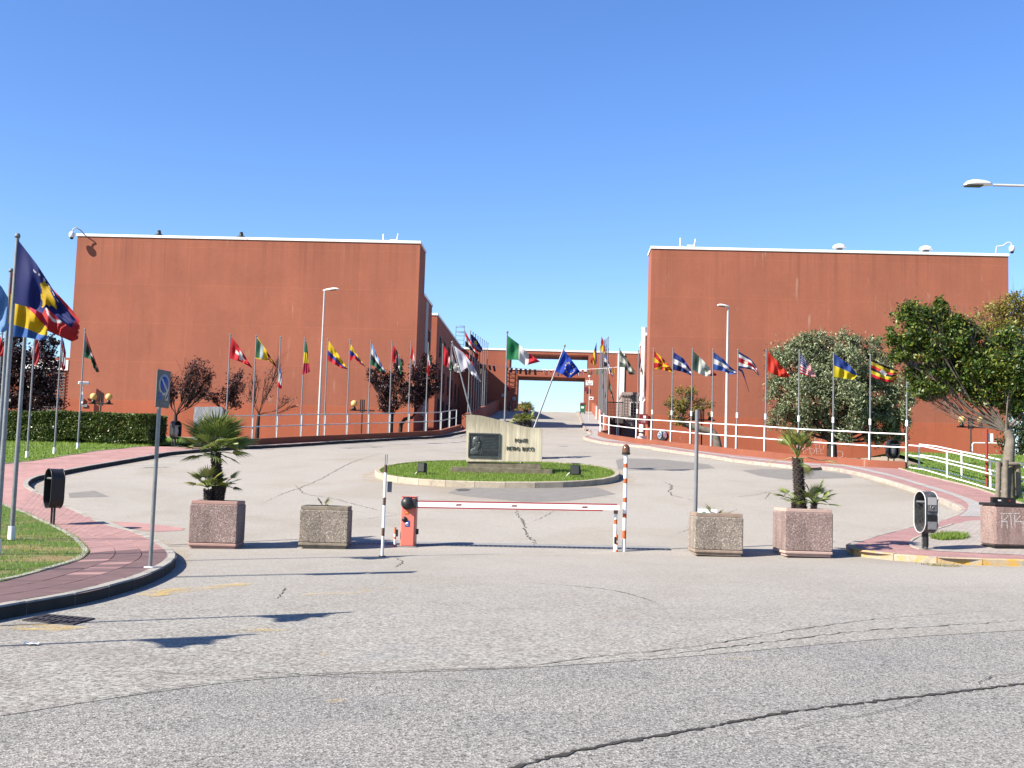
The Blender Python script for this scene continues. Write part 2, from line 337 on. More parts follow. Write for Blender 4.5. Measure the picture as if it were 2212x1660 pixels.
def sheet(name, poly, off, m, step=1.0, parent=None, zf=None, skirt=0.):
    bm = bmesh.new(); vs = [bm.verts.new((p[0], p[1], 0)) for p in poly]
    for tri in tessellate_polygon([[Vector((p[0], p[1], 0)) for p in poly]]):
        try: bm.faces.new([vs[i] for i in tri])
        except ValueError: pass
    bm.normal_update()
    y0 = min(p[1] for p in poly); y1 = max(p[1] for p in poly); ys = sorted(set([k[0] for k in KN if y0 < k[0] < y1]+[y0+step*i for i in range(1, int((y1-y0)/step)+1)]))
    x0 = min(p[0] for p in poly); x1 = max(p[0] for p in poly)
    for y in ys: bmesh.ops.bisect_plane(bm, geom=bm.verts[:]+bm.edges[:]+bm.faces[:], plane_co=(0, y, 0), plane_no=(0, 1, 0))
    for x in (-18, 0, 18):
        if x0 < x < x1: bmesh.ops.bisect_plane(bm, geom=bm.verts[:]+bm.edges[:]+bm.faces[:], plane_co=(x, 0, 0), plane_no=(1, 0, 0))
    fn = zf or gs
    for f in bm.faces:
        if f.normal.z < 0: f.normal_flip()
    if skirt:
        be = [e for e in bm.edges if e.is_boundary]
        r = bmesh.ops.extrude_edge_only(bm, edges=be); lower = {v for v in r['geom'] if isinstance(v, bmesh.types.BMVert)}
    else: lower = set()
    for v in bm.verts: v.co.z = fn(v.co.x, v.co.y)+off-(skirt if v in lower else 0)
    bmesh.ops.recalc_face_normals(bm, faces=bm.faces[:])
    up = sum(f.normal.z*f.calc_area() for f in bm.faces)
    if up < 0: bmesh.ops.reverse_faces(bm, faces=bm.faces[:])
    me = bpy.data.meshes.new(name); bm.to_mesh(me); bm.free()
    return link(name, me, m, parent)
def kerb(pts, w, base, top, m, parent, stone=1.0, side=1, closed=False, gap=.006, name='kerb_stone', face=None):
    """row of kerb stones along an xy line (their road-side edge); side=+1 puts the stone to the left of the line"""
    P = resample(pts, step=stone) if not closed else resample(list(pts)+[pts[0]], step=stone)
    for a, b in zip(P, P[1:]):
        i = P.index(a); ta = (P[min(i+1, len(P)-1)]-P[max(i-1, 0)]).normalized(); j = i+1; tb = (P[min(j+1, len(P)-1)]-P[max(j-1, 0)]).normalized()
        if closed:
            if i == 0: ta = (P[1]-P[-2]).normalized()
            if j == len(P)-1: tb = (P[1]-P[-2]).normalized()
        na = Vector((-ta.y, ta.x, 0))*side; nb = Vector((-tb.y, tb.x, 0))*side; d = (b-a).normalized()*gap; jz = random.uniform(-.004, .004)
        q = [a+d, b-d, b-d+nb*w, a+d+na*w]; c = .018
        qt = [q[0]+na*c, q[1]+nb*c, q[2], q[3]]; mb = MB()
        vs = [Vector((p.x, p.y, gs(p.x, p.y)+base)) for p in q]+[Vector((p.x, p.y, gs(p.x, p.y)+top-c+jz)) for p in q]+[Vector((p.x, p.y, gs(p.x, p.y)+top+jz)) for p in qt]
        mb.add(vs, [(0, 1, 5, 4), (1, 2, 6, 5), (2, 3, 7, 6), (3, 0, 4, 7), (4, 5, 9, 8), (5, 6, 10, 9), (6, 7, 11, 10), (7, 4, 8, 11), (8, 9, 10, 11)])
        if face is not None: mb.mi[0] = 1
        mb.build(name, [m, face] if face is not None else m, parent)
def ribbon(name, pts, w, off, m, parent, jit=0., taper=True, step=.25):
    P = resample(pts, step=step); mb = MB(); L_, R_ = [], []; N = len(P)
    for i, p in enumerate(P):
        t = (P[min(i+1, N-1)]-P[max(i-1, 0)]).normalized(); n = Vector((-t.y, t.x, 0))
        k = w*(min(1, 4*min(i, N-1-i)/N+.15) if taper else 1)*random.uniform(.35, 1.5 if jit else 1); p = p+n*random.uniform(-jit, jit)
        for lst, s_ in ((L_, 1), (R_, -1)):
            q = p+n*k*.5*s_; lst.append((q.x, q.y, gs(q.x, q.y)+off))
    for i in range(N-1): mb.quad(R_[i], R_[i+1], L_[i+1], L_[i])
    return mb.build(name, m, parent, fix=False)
def meshcloud(name, V, nper, m, parent=None, loc=None, tri=False):
    """V: (n, nper, 3) array of small faces"""
    n = len(V); me = bpy.data.meshes.new(name); me.vertices.add(n*nper); me.vertices.foreach_set('co', V.astype(np.float32).ravel())
    me.loops.add(n*nper); me.loops.foreach_set('vertex_index', np.arange(n*nper, dtype=np.int32))
    me.polygons.add(n); me.polygons.foreach_set('loop_start', np.arange(0, n*nper, nper, dtype=np.int32)); me.update(calc_edges=True)
    return link(name, me, m, parent, loc)
def unit(n): a = np.random.normal(size=(n, 3)); return a/np.linalg.norm(a, axis=1, keepdims=True)
def leafpts(P, size, ar=.42, up=0., var=.35):
    n = len(P); a = unit(n); a[:, 2] += up; a /= np.linalg.norm(a, axis=1, keepdims=True)
    b = np.cross(a, unit(n)); b /= np.linalg.norm(b, axis=1, keepdims=True)+1e-9; c = np.cross(a, b)
    l = (size*(1+var*np.random.uniform(-1, 1, n)))[:, None]
    return np.stack([P-a*l*.5, P+b*l*ar*.5+c*l*.12, P+a*l*.5, P-b*l*ar*.5+c*l*.12], 1)
def cluster(blobs, n, k=14, sub=.34, shell=.55):
    """points in sub-clumps of ellipsoid blobs (x,y,z,rx,ry,rz); more of them near the outside"""
    vol = np.array([max(.02, b[3]*b[4]*b[5])**.72 for b in blobs]); cnt = np.maximum(1, (n*vol/vol.sum()).astype(int)); out = []; cen = []
    for b, c in zip(blobs, cnt):
        d = unit(k); r = (shell+(1-shell)*np.random.rand(k))**.8; cc = d*r[:, None]
        own = np.random.randint(0, k, c); q = cc[own]+np.random.normal(size=(c, 3))*sub*np.random.uniform(.5, 1.1, k)[own][:, None]*.55
        out.append(np.array(b[:3])+q*np.array(b[3:6])); cen.append(np.array(b[:3])+cc*np.array(b[3:6])*.8)
    return np.concatenate(out), np.concatenate(cen)
def text_mb(s, size, ext=.01):
    cu_ = bpy.data.curves.new('t', 'FONT'); cu_.body = s; cu_.size = size; cu_.extrude = ext; cu_.offset = -size*.028; cu_.align_x = 'CENTER'; cu_.align_y = 'CENTER'; cu_.resolution_u = 2
    o = bpy.data.objects.new('t', cu_); COL.objects.link(o); dg = bpy.context.evaluated_depsgraph_get(); me = bpy.data.meshes.new_from_object(o.evaluated_get(dg)); bpy.data.objects.remove(o); bpy.data.curves.remove(cu_); return me
def text(name, s, size, m, parent, loc, rx=math.pi/2, rz=0., ext=.006, sx=1.):
    me = text_mb(s, size, ext); me.materials.clear(); o = link(name, me, m, parent, loc); o.rotation_euler = (rx, 0, rz); o.scale.x = sx; return o
# ------------------------------------------------------------------ shared materials
asphalt = m_asphalt(); plaza_m = m_plaza()
fac_up, fac_lo = (.345, .118, .070), (.40, .112, .056)
facade_m = m_facade('red_plaster', fac_up, fac_lo, 6.75)
plaster = m_facade('red_plaster_plain', (.37, .115, .066), (.37, .115, .066), -50)
white = mat('white_paint', (.78, .78, .76), (.66, .66, .64), 4, .5, k=.9)
steel = mat('galvanised_steel', (.30, .31, .32), (.22, .23, .24), 9, .42, metal=.55)
steelw = mat('grey_white_paint', (.62, .63, .63), (.48, .49, .49), 6, .5)
black = mat('black_plastic', (.012, .012, .013), (.02, .02, .02), 8, .45)
dark = mat('dark_grey_metal', (.035, .036, .038), (.022, .022, .024), 6, .4, bump=.1)
grey = mat('grey_metal', (.22, .23, .24), (.17, .18, .19), 6, .5)
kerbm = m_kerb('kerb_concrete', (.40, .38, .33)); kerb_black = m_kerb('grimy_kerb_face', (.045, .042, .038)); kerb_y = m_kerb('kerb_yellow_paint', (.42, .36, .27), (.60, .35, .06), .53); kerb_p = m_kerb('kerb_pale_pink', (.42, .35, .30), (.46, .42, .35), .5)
kerb_w = m_kerb('island_kerb', (.46, .40, .31))
pave_p = m_sidewalk('pink_pavers', (.50, .29, .26), (.44, .25, .23)); pave_w = m_sidewalk('white_cobbles', (.47, .45, .43), (.40, .385, .37), .12, .12); pave_r = m_sidewalk('worn_red_paving', (.43, .25, .235), (.37, .21, .20), .5, .22); pave_c = m_sidewalk('pale_cobbles', (.45, .40, .36), (.39, .35, .31), .16, .16)
tile_d = mat('dark_red_paver', (.20, .125, .118), (.145, .09, .088), 3, .8, .3, 60); tile_p = mat('pink_paver', (.43, .26, .235), (.34, .20, .185), 2, .8, .3, 60); mortar = mat('mortar', (.40, .36, .33), None, 8, .9)
lawn_m = m_lawn('lawn_soil', (.045, .085, .012), (.075, .13, .02), (.20, .15, .07), .5); lawn2_m = m_lawn('lawn_green', (.07, .125, .016), (.11, .185, .026), (.19, .18, .07), .62)
grass_m = leafmat('grass_blades', (.075, .14, .016), (.13, .215, .03), (.24, .27, .08), .4); dry_m = leafmat('dry_grass', (.16, .14, .04), (.26, .20, .09), (.12, .15, .03), .2)
flag_m = m_flag(); crackm = mat('crack_dirt', (.05, .045, .04), None, 5, 1); patch_m = mat('asphalt_patch', (.205, .196, .178), (.25, .238, .216), 3, .9, .5, 60)
bark = mat('bark', (.10, .08, .065), (.05, .04, .033), 5, .95, .9, 22); bark_g = mat('pale_bark', (.24, .21, .17), (.13, .11, .09), 5, .95, .8, 22); bark_d = mat('dark_bark', (.045, .034, .03), (.025, .02, .018), 6, .95, .8, 25)
rail_wall = m_facade('red_low_wall', (.27, .088, .05), (.27, .088, .05), -50); soil = mat('potting_soil', (.10, .07, .045), (.06, .04, .028), 20, 1, .8, 40)
glass = mat('dark_window_glass', (.03, .035, .045), (.02, .025, .03), 1, .12, spec=.6)
# ================================================================== GROUND
# terrain under everything, out to the horizon
mb = MB(); xs = [-1500, -300, -120, -60, -36, -28]+[-24+i for i in range(52)]+[36, 60, 120, 300, 1500]; ysx = [-60, -20, 0, 10, 20, 24, 28, 37, 42]+[44+i for i in range(0, 80, 2)]+[130, 150, 260, 500, 3000]
def terr(x, y):
    z = min(gs(x, y)-.12, 3.66)-(0 if y < 90 else min(14, (y-90)*.02))
    if y > 55 and -17+max(0, (64-y)*.8) < x < 15.2+(y-50)*.13: z = min(z, 2.2)      # sunken court below the forecourt walls
    return z
for i in range(len(xs)-1):
    for j in range(len(ysx)-1):
        mb.quad(*[(a, b, terr(a, b)) for a, b in ((xs[i], ysx[j]), (xs[i+1], ysx[j]), (xs[i+1], ysx[j+1]), (xs[i], ysx[j+1]))])
ground = struct(mb.build('ground', mat('bare_ground', (.30, .25, .19), (.24, .20, .15), .5, 1), fix=False))
# --- outlines on the ground, measured
lk = gpx(z7, [(0, 1205), (150, 1180), (300, 1152), (560, 1108), (800, 1050), (950, 1005), (1080, 950), (1150, 905), (1172, 868), (1152, 830), (1100, 795), (1030, 755), (950, 715), (850, 690), (740, 662), (640, 620), (540, 575), (450, 535), (330, 475), (250, 440), (205, 412), (187, 392), (200, 368), (245, 345), (330, 325), (420, 306), (600, 272), (830, 233), (1010, 203), (1230, 171)], .15)
d0 = (lk[0]-lk[2]).normalized()
lk += gpx(z3, [(0, 1297), (300, 1278), (600, 1262), (900, 1244), (1150, 1230)], .15); lk += [Vector((-6.1, 82, 0)), Vector((-5.9, 86, 0))]
LK = smooth(lk, 5); LK = [LK[0]+d0*9, LK[0]+d0*4.5]+LK
li = gpx(z7, [(0, 1045), (200, 995), (400, 940), (530, 898), (590, 850), (585, 820), (550, 785), (500, 740), (390, 680), (300, 640), (200, 590), (100, 555), (0, 510)], .15)
d2 = (li[-1]-li[-2]).normalized(); LI = smooth(li, 5); LI = [LI[0]+d0*9, LI[0]+d0*4.5]+LI+[LI[-1]+d2*5]
lf = gpx(z7, [(0, 262), (200, 240), (500, 195), (650, 172), (800, 158), (960, 141)], .15); lf = [lf[0]+(lf[0]-lf[1]).normalized()*4]+lf
# right side
rk = gpx(z11, [(0, 716), (130, 737), (290, 771), (400, 801), (560, 848), (700, 892), (880, 962), (985, 1000), (1045, 1032), (1060, 1052), (1020, 1078), (960, 1105), (880, 1130), (720, 1165), (500, 1218), (300, 1272), (190, 1310), (163, 1335), (225, 1368), (370, 1388), (640, 1408), (1000, 1432), (1555, 1447)], .13)
rk = [Vector((2.1, 86, 0)), Vector((1.9, 83, 0)), Vector((2.0, 79.5, 0))]+gpx(z4, [(1470, 1375), (1560, 1408), (1700, 1435), (1900, 1457), (2200, 1484)], .13)+gpx(z5, [(300, 1385), (700, 1440), (1100, 1500), (1500, 1545), (1900, 1585)], .13)+rk
rk += [rk[-1]+(rk[-1]-rk[-2]).normalized()*10]; RK = smooth(rk, 5)
ro = gpx(z11, [(540, 712), (700, 760), (830, 792), (1000, 832), (1200, 882), (1330, 925), (1480, 975)], .15)
ro = [ro[0]] + ro[1:] + [ro[-1]+(ro[-1]-ro[-2]).normalized()*6]
wall_r = gpx(z4, [(1640, 1362), (1760, 1398), (2000, 1437), (2150, 1457)], .13)+gpx(z5, [(300, 1350), (700, 1402), (1130, 1453), (1500, 1490), (1900, 1533)], .13)+gpx(z6, [(640, 1373), (940, 1400), (1100, 1408), (1220, 1416)], .13)
wall_l = gpx(z3, [(0, 1284), (300, 1271), (600, 1256), (900, 1241), (1150, 1228)], .15); wall_l = gpx(z2, [(430, 1424), (700, 1416), (848, 1411)], .15)+wall_l+[Vector((-7.2, 81.5, 0))]
# road and plaza sheets
road = struct(sheet('road', [(-60, -25), (70, -25), (70, 24.5), (-60, 17.5)], .0, asphalt, 4))
seam = gpx(lambda *p: p, [(0, 1548), (330, 1497), (640, 1462), (1106, 1445), (1500, 1418), (1900, 1382), (2212, 1362)])
sl_ = seam[0]+(seam[0]-seam[1]).normalized()*40; sr_ = seam[-1]+(seam[-1]-seam[-2]).normalized()*35
pl = [sl_]+smooth(seam, 4)+[sr_]
plaza = struct(sheet('plaza_paving', [(p.x, p.y) for p in pl]+[(60, 26), (30, 34)]+[(p.x, p.y) for p in reversed(wall_r)]+[(3.3, 83), (-6.9, 83)]+[(p.x, p.y) for p in reversed(wall_l)]+[(-19, 51.5), (-21, 45), (-24, 36), (-60, 28)], .004, plaza_m, 2))
deck = struct(sheet('bridge_road', [(-6.7, 82.9), (3.3, 82.9), (3.3, 150), (-6.7, 150)], .004, plaza_m, 4, skirt=2.2))
far = struct(sheet('far_road', [(-40, 150), (40, 150), (40, 228), (-40, 228)], .0, plaza_m, 8, skirt=3))
# patches, seams and cracks
def px(pts, off=0.): return [xy(onG(*p, off)) for p in pts]
for pts in ([(1330, 995), (1345, 991), (1430, 993), (1530, 1004), (1545, 1012), (1490, 1016), (1400, 1017), (1335, 1013)],
            [(1602, 1017), (1650, 1014), (1760, 1016), (1835, 1026), (1843, 1033), (1700, 1037), (1640, 1029)],
            [(985, 1057), (1030, 1053), (1290, 1054), (1330, 1068), (1225, 1083), (1135, 1085), (1010, 1073), (968, 1066)],
            [(983, 1058), (1000, 1056), (1018, 1058), (1012, 1062), (990, 1062)],
            [(148, 1066), (205, 1061), (236, 1074), (150, 1076)]):
    struct(sheet('road_patch', px(pts), .008, patch_m, 3))
for pts, w in (([(1100, 1662), (1180, 1640), (1300, 1612), (1500, 1578), (1700, 1540), (1900, 1515), (2050, 1498), (2230, 1476)], .07),):
    ribbon('road_seam', smooth(px(pts), 6), w*.62, .006, crackm, road, .02, False, .045); ribbon('road_seam', [p+Vector((0, .05, 0)) for p in smooth(px(pts), 6)], w*.9, .004, m_worn('broken_edge', (.12, .115, .105), .46), road, .05, False, .06)
for pts, w in (([(0, 1545), (330, 1495), (640, 1460), (1106, 1443), (1250, 1425), (1500, 1398), (1800, 1350), (2000, 1330), (2212, 1318)], .022), ([(1330, 1428), (1600, 1396), (1850, 1366), (2050, 1352), (2120, 1348), (2230, 1340)], .03), ([(500, 1448), (700, 1462), (880, 1470), (1110, 1478)], .016),
               ([(1110, 1258), (1250, 1268), (1340, 1280), (1410, 1300), (1408, 1306)], .025), ([(1115, 1100), (1118, 1115), (1132, 1130), (1136, 1150), (1150, 1168), (1158, 1180)], .05), ([(1140, 1130), (1165, 1122), (1200, 1103)], .02),
               ([(560, 1092), (610, 1068), (680, 1042), (760, 1000), (830, 978)], .04), ([(630, 1045), (645, 1055), (660, 1068), (720, 1078), (780, 1094), (870, 1115)], .035), ([(760, 1125), (880, 1112)], .03), ([(850, 1205), (868, 1215), (852, 1228)], .03), ([(616, 1270), (608, 1285), (600, 1296)], .025),
               ([(1430, 1040), (1450, 1050), (1448, 1068), (1490, 1080), (1500, 1084)], .05), ([(1650, 1080), (1662, 1064), (1630, 1070), (1560, 1078)], .03), ([(1455, 1154), (1480, 1148), (1500, 1140), (1575, 1108), (1600, 1098)], .03), ([(1700, 1060), (1690, 1075), (1660, 1078)], .03),
               ([(470, 1112), (490, 1120), (510, 1136), (490, 1148)], .02), ([(1780, 1560), (1900, 1540), (2020, 1505)], .015), ([(1650, 1590), (1800, 1556)], .015), ([(2110, 1480), (2150, 1462), (2212, 1455)], .015), ([(300, 1445), (380, 1458), (470, 1455)], .012)):
    ribbon('road_crack', smooth(px(pts), 5), w*.62, .009, crackm, plaza, w*1.1, True, .11)
yel = m_worn('worn_yellow_paint', (.58, .38, .05), .45)
for pts in ([(290, 1287), (340, 1276), (520, 1262), (560, 1263), (430, 1279), (330, 1291)], [(640, 1288), (800, 1272), (860, 1272), (760, 1286)], [(-10, 1352), (90, 1350), (190, 1358), (120, 1366), (0, 1362)], [(430, 1366), (560, 1360), (640, 1364), (500, 1370)], [(690, 1415), (705, 1413), (704, 1418), (692, 1419)], [(700, 1516), (745, 1512), (742, 1520), (705, 1522)], [(375, 1526), (400, 1523), (402, 1528), (380, 1531)], [(1560, 1425), (1625, 1422), (1650, 1428), (1580, 1430)]):
    struct(sheet('worn_road_marking', px(pts), .013, yel, 3))
# --- left pavement
walkL = struct(sheet('pavement', [(p.x, p.y) for p in LK[:130]]+[(p.x, p.y) for p in reversed(LI)] if False else [(p.x, p.y) for p in LK]+[(-7.6, 86)]+[(p.x, p.y) for p in reversed(wall_l)]+[(p.x, p.y) for p in reversed(lf)]+[(p.x, p.y) for p in reversed(LI)], .138, pave_p, 2))
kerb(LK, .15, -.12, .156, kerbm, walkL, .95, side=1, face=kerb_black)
kerb(LI, .11, -.05, .166, kerbm, walkL, .95, side=1)
kerb(smooth(lf, 4), .08, -.05, .15, kerbm, walkL, 1.2, side=1)
# pavers laid one by one on the near bend
i_ap = min(range(len(LK)), key=lambda i: (LK[i]-xy(onG(*z7(215, 420), .15))).length)
A_ = resample([p for p in LK[:i_ap]], n=64); B_ = resample(LI[:-6], n=64)
nt_ = 0
for i in range(63):
    for c in range(3):
        o = []
        for (k, u) in ((i, c/3), (i, (c+1)/3), (i+1, (c+1)/3), (i+1, c/3)):
            a, b = A_[k], B_[k]; d = (b-a); n = d.length; a = a+d/n*.16; b = b-d/n*.02; o.append(a.lerp(b, u))
        cen = sum(o, Vector())/4; o = [p+(cen-p)*.034 for p in o]
        if (o[0]-o[2]).length > 3.2: continue
        dk = i < 36 and random.random() > .09
        q = [Vector((p.x, p.y, gs(p.x, p.y)+.153+random.uniform(-.002, .002))) for p in o]; low = [p-Vector((0, 0, .03)) for p in q]; mb = MB()
        mb.add(low+q, [(4, 5, 6, 7), (0, 1, 5, 4), (1, 2, 6, 5), (2, 3, 7, 6), (3, 0, 4, 7)]); mb.build('paver', tile_d if dk else tile_p, walkL)
struct(sheet('dropped_ramp', px([(455, 1128), (540, 1120), (690, 1140), (738, 1142), (760, 1146), (705, 1152), (620, 1147), (560, 1143)]) if False else gpx(z7, [(735, 645), (900, 650), (1100, 672), (1230, 690), (1210, 704), (1050, 712), (960, 706), (860, 690)]), .01, pave_p, 3))
# lawns on the left
lawnL = struct(sheet('lawn', [(p.x, p.y) for p in LI]+[(-30, 26), (-30, 8)], .16, lawn_m, 2))
lawnF = struct(sheet('far_lawn', [(p.x, p.y) for p in lf]+[(-16.5, 60), (-40, 60), (-40, 38)], .15, lawn2_m, 2))
# --- right pavement: pink band, white strip, red band
i_t = min(range(len(RK)), key=lambda i: (RK[i]-xy(onG(*z11(163, 1335), .13))).length)
i_m = min(range(len(RK)), key=lambda i: (RK[i]-xy(onG(*z11(1055, 1052), .13))).length)
inner = list(reversed(wall_r))
poly = [(p.x, p.y) for p in RK]+[(30, 12), (34, 30), (24, 34)]+[(p.x, p.y) for p in reversed(ro[1:])]+[(p.x, p.y) for p in inner]+[(3.2, 86)]
walkR = struct(sheet('right_pavement', poly, .118, pave_r, 2))
kerb(RK[:i_m], .15, -.12, .135, kerb_p, walkR, 1.0, side=1)
kerb(RK[i_m:i_t-2], .14, -.12, .122, kerbm, walkR, .8, side=1)
kerb(RK[i_t-2:], .17, -.14, .135, kerb_y, walkR, .9, side=1)
kerb(smooth(ro, 4), .09, -.05, .15, kerb_p, walkR, 1.2, side=-1)
ws_a = gpx(z11, [(0, 702), (150, 716), (290, 745), (450, 780), (600, 818), (800, 882), (1000, 945), (1090, 985), (1125, 1020), (1110, 1060), (1045, 1107), (1240, 1109), (1240, 1015), (1150, 975), (900, 890), (700, 832), (500, 775), (300, 730), (150, 702), (0, 692)], .12)
struct(sheet('white_paving_strip', ws_a, .125, pave_w, 2))
ws_b = [Vector((2.25, 86, 0)), Vector((2.25, 81, 0))]+gpx(z4, [(1500, 1345), (1560, 1385), (1700, 1418), (2000, 1443), (2200, 1462)], .12)+gpx(z5, [(700, 1422), (1100, 1482), (1500, 1525), (2000, 1570)], .12)+gpx(z5, [(2000, 1556), (1500, 1512), (1100, 1470), (700, 1412)], .12)+gpx(z4, [(2200, 1445), (2000, 1422), (1700, 1390), (1620, 1350)], .12)+[Vector((2.9, 81, 0)), Vector((2.9, 86, 0))]
struct(sheet('white_paving_strip', ws_b, .125, pave_w, 2))
cob = gpx(z11, [(690, 1345), (680, 1310), (730, 1275), (870, 1215), (1010, 1170), (1120, 1142), (1240, 1135), (1600, 1120), (1600, 1412), (1240, 1396), (900, 1380), (760, 1366)], .12)
struct(sheet('cobble_paving', cob, .125, pave_c, 2))
kerb(smooth(gpx(z11, [(760, 1366), (695, 1345), (682, 1310), (730, 1275), (870, 1215), (1010, 1170)], .12), 3), .07, 0, .14, kerb_p, walkR, .5, side=1)
lawnR = struct(sheet('right_lawn', [(p.x, p.y) for p in ro]+[(40, 34), (40, 82), (20.2, 82), (15.6, 50)], .13, lawn2_m, 2, zf=lambda x, y: min(gs(x, y), 3.62)))
# --- traffic island
IC = Vector((-2.25, 42.15, 0)); isl = []
for k in range(72):
    q = 2*math.pi*k/72; e = .86; c, s_ = math.cos(q), math.sin(q)
    isl.append(Vector((IC.x+4.42*abs(c)**e*(1 if c > 0 else -1), IC.y+4.75*abs(s_)**e*(1 if s_ > 0 else -1), 0)))
isl_poly = [IC+(p-IC)*.97 for p in isl]
island = struct(sheet('island_lawn', [(p.x, p.y) for p in isl_poly], .15, lawn2_m, 1))
kerb(isl, .17, -.1, .2, kerb_w, island, 1.0, side=1, closed=True)
dirt = m_worn('blown_dirt', (.40, .32, .21), .42)
ring = [IC+(p-IC)*1.05 for p in isl]; ribbon('dirt_edge', ring+[ring[0]], .55, .0075, dirt, plaza, .04, False, .4)
ribbon('dirt_edge', [p+Vector((-.2, 0, 0)) for p in RK[20:i_m]], .5, .0075, dirt, plaza, .05, True, .4)
ribbon('dirt_edge', [p+Vector((0, -.22, 0)) for p in RK[i_t:]], .4, .0075, dirt, plaza, .05, True, .4)
ribbon('dirt_edge', [p+Vector((.2, -.05, 0)) for p in LK[42:72]], .5, .0075, dirt, plaza, .06, True, .3)
ribbon('dirt_edge', [p+Vector((.2, -.2, 0)) for p in LK[95:150]], .5, .0075, dirt, plaza, .06, True, .4)
def inside(poly, P):
    x, y = P[:, 0], P[:, 1]; r = np.zeros(len(P), bool); n = len(poly); j = n-1
    for i in range(n):
        xi, yi = poly[i][0], poly[i][1]; xj, yj = poly[j][0], poly[j][1]
        c = ((yi > y) != (yj > y)) & (x < (xj-xi)*(y-yi)/((yj-yi) or 1e-9)+xi); r ^= c; j = i
    return r
def blades(name, poly, n, h, off, m, excl=None, w=.012, zf=gs, keep=None, lean=.35):
    x0, x1 = min(p[0] for p in poly), max(p[0] for p in poly); y0, y1 = min(p[1] for p in poly), max(p[1] for p in poly)
    P = np.random.rand(n, 2)*[x1-x0, y1-y0]+[x0, y0]; P = P[inside(poly, P)]
    if excl is not None: P = P[~inside(excl, P)]
    if keep is not None: P = P[np.array([keep(a, b) for a, b in P])]
    z = np.array([zf(a, b) for a, b in P])+off; B = np.column_stack([P, z]); k = len(B)
    a = np.random.rand(k)*math.pi; t = np.column_stack([np.cos(a), np.sin(a), np.zeros(k)])*w*.5
    ln = np.random.normal(size=(k, 3))*lean*h; ln[:, 2] = h*np.random.uniform(.55, 1.25, k)
    return struct(meshcloud(name, np.stack([B-t, B+t, B+ln], 1), 3, m), 'stuff')
from mathutils import noise as mnoise
dryf = lambda a, b: mnoise.noise((a*.55, b*.55, 3.1))
# ================================================================== BUILDINGS
def window(parent, c, w, h, nx, depth=.12, bars=0, m=glass, fm=None):
    """window set in a wall; c = centre on the wall face, nx = outward normal (unit, along x or y)"""
    c = Vector(c); n = Vector(nx); t = Vector((-n.y, n.x, 0)); fr = MB()
    for s in (-1, 1):
        fr.obox(c+t*s*(w/2-.03)+n*.03, t*.03, n*.04, UP*h/2); fr.obox(c+UP*s*(h/2-.03)+n*.03, t*(w/2-.06), n*.04, UP*.03)
    for b in range(bars): fr.obox(c+t*(-w/2+w*(b+1)/(bars+1))+n*.03, t*.02, n*.03, UP*(h/2-.06))
    f = fr.build('window', fm or white, parent)
    p = MB(); p.obox(c+n*.012, t*(w/2-.06), n*.01, UP*(h/2-.06)); p.build('pane', m, f)
def vent(parent, x, y, z, m1, m2, kind, k=.54):
    base = MB(); base.lathe([(.0, 0), (.62*k, 0), (.62*k, .4*k), (.42*k, .45*k), (.40*k, .8*k), (0, .8*k)], (x, y, z-.03), 16); v = base.build('roof_vent', m1, parent)
    cap = MB()
    if kind == 'cone': prof = [(.0, .5), (.62, .55), (.66, .62), (.5, .74), (.32, .8), (.30, .86), (.22, 1.3), (.24, 1.33), (0, 1.36)]
    else: prof = [(0, .75), (.7, .78), (.9, .86), (.92, .95), (.75, 1.2), (.4, 1.36), (0, 1.4)]
    cap.lathe([(r*k, h*k) for r, h in prof], (x, y, z), 20); cap.build('cap', m2, v)
def block(name, label, x0, x1, y0, y1, z0, z1, m, cop=(.22, .05), parts=None):
    b = thing(name, label, 'building', ((x0+x1)/2, y0, z0)) if parts is None else parts; o = b.location
    mb = MB(); mb.box(((x0+x1)/2-o.x, (y0+y1)/2-o.y, (z0+z1)/2-o.z), (x1-x0, y1-y0, z1-z0)); w = mb.build('wall', m, b)
    return b
LB = block('building', 'long windowless red block left of the bridge with two dark cone vents', -36.7, -10.8, 84, 87.5, 1.5, 19.0, facade_m)
def coping(parent, x0, x1, y0, y1, z, m=white, h=.2, over=.07):
    o = parent.location; n = max(1, round((x1-x0)/6.4))
    for i in range(n):
        a = x0-over+(x1-x0+2*over)*i/n; b = x0-over+(x1-x0+2*over)*(i+1)/n-.012
        MB().box(((a+b)/2-o.x, (y0+y1)/2-o.y, z+h/2-o.z), (b-a, y1-y0+2*over, h), ch=.015).build('coping', m, parent)
coping(LB, -36.7, -10.8, 84, 87.5, 19.0)
block('', '', -30, -10.83, 87.5, 93.4, 1.5, 15.7, plaster, parts=LB); coping(LB, -30, -10.83, 87.58, 93.4, 15.7)
o = LB.location
for x, y in ((344, 500), (521.5, 505)):
    p = atY(x, y, 85.6); vent(LB, p.x-o.x, 85.6-o.y, 19.2-o.z, grey, dark, 'cone')
MB().box((-10.79-o.x, 89.6-o.y, 11-o.z), (.08, 1.5, 9)).build('wall_panel', mat('pale_render_panel', (.45, .44, .42)), LB)
for z in (9.6, 12.6): window(LB, (-10.83-o.x, 91.9-o.y, z-o.z), .8, 1.9, (1, 0, 0), fm=dark)
for z in (6.5,): window(LB, (-10.83-o.x, 91.2-o.y, z-o.z), 1.6, 2.2, (1, 0, 0), bars=1)
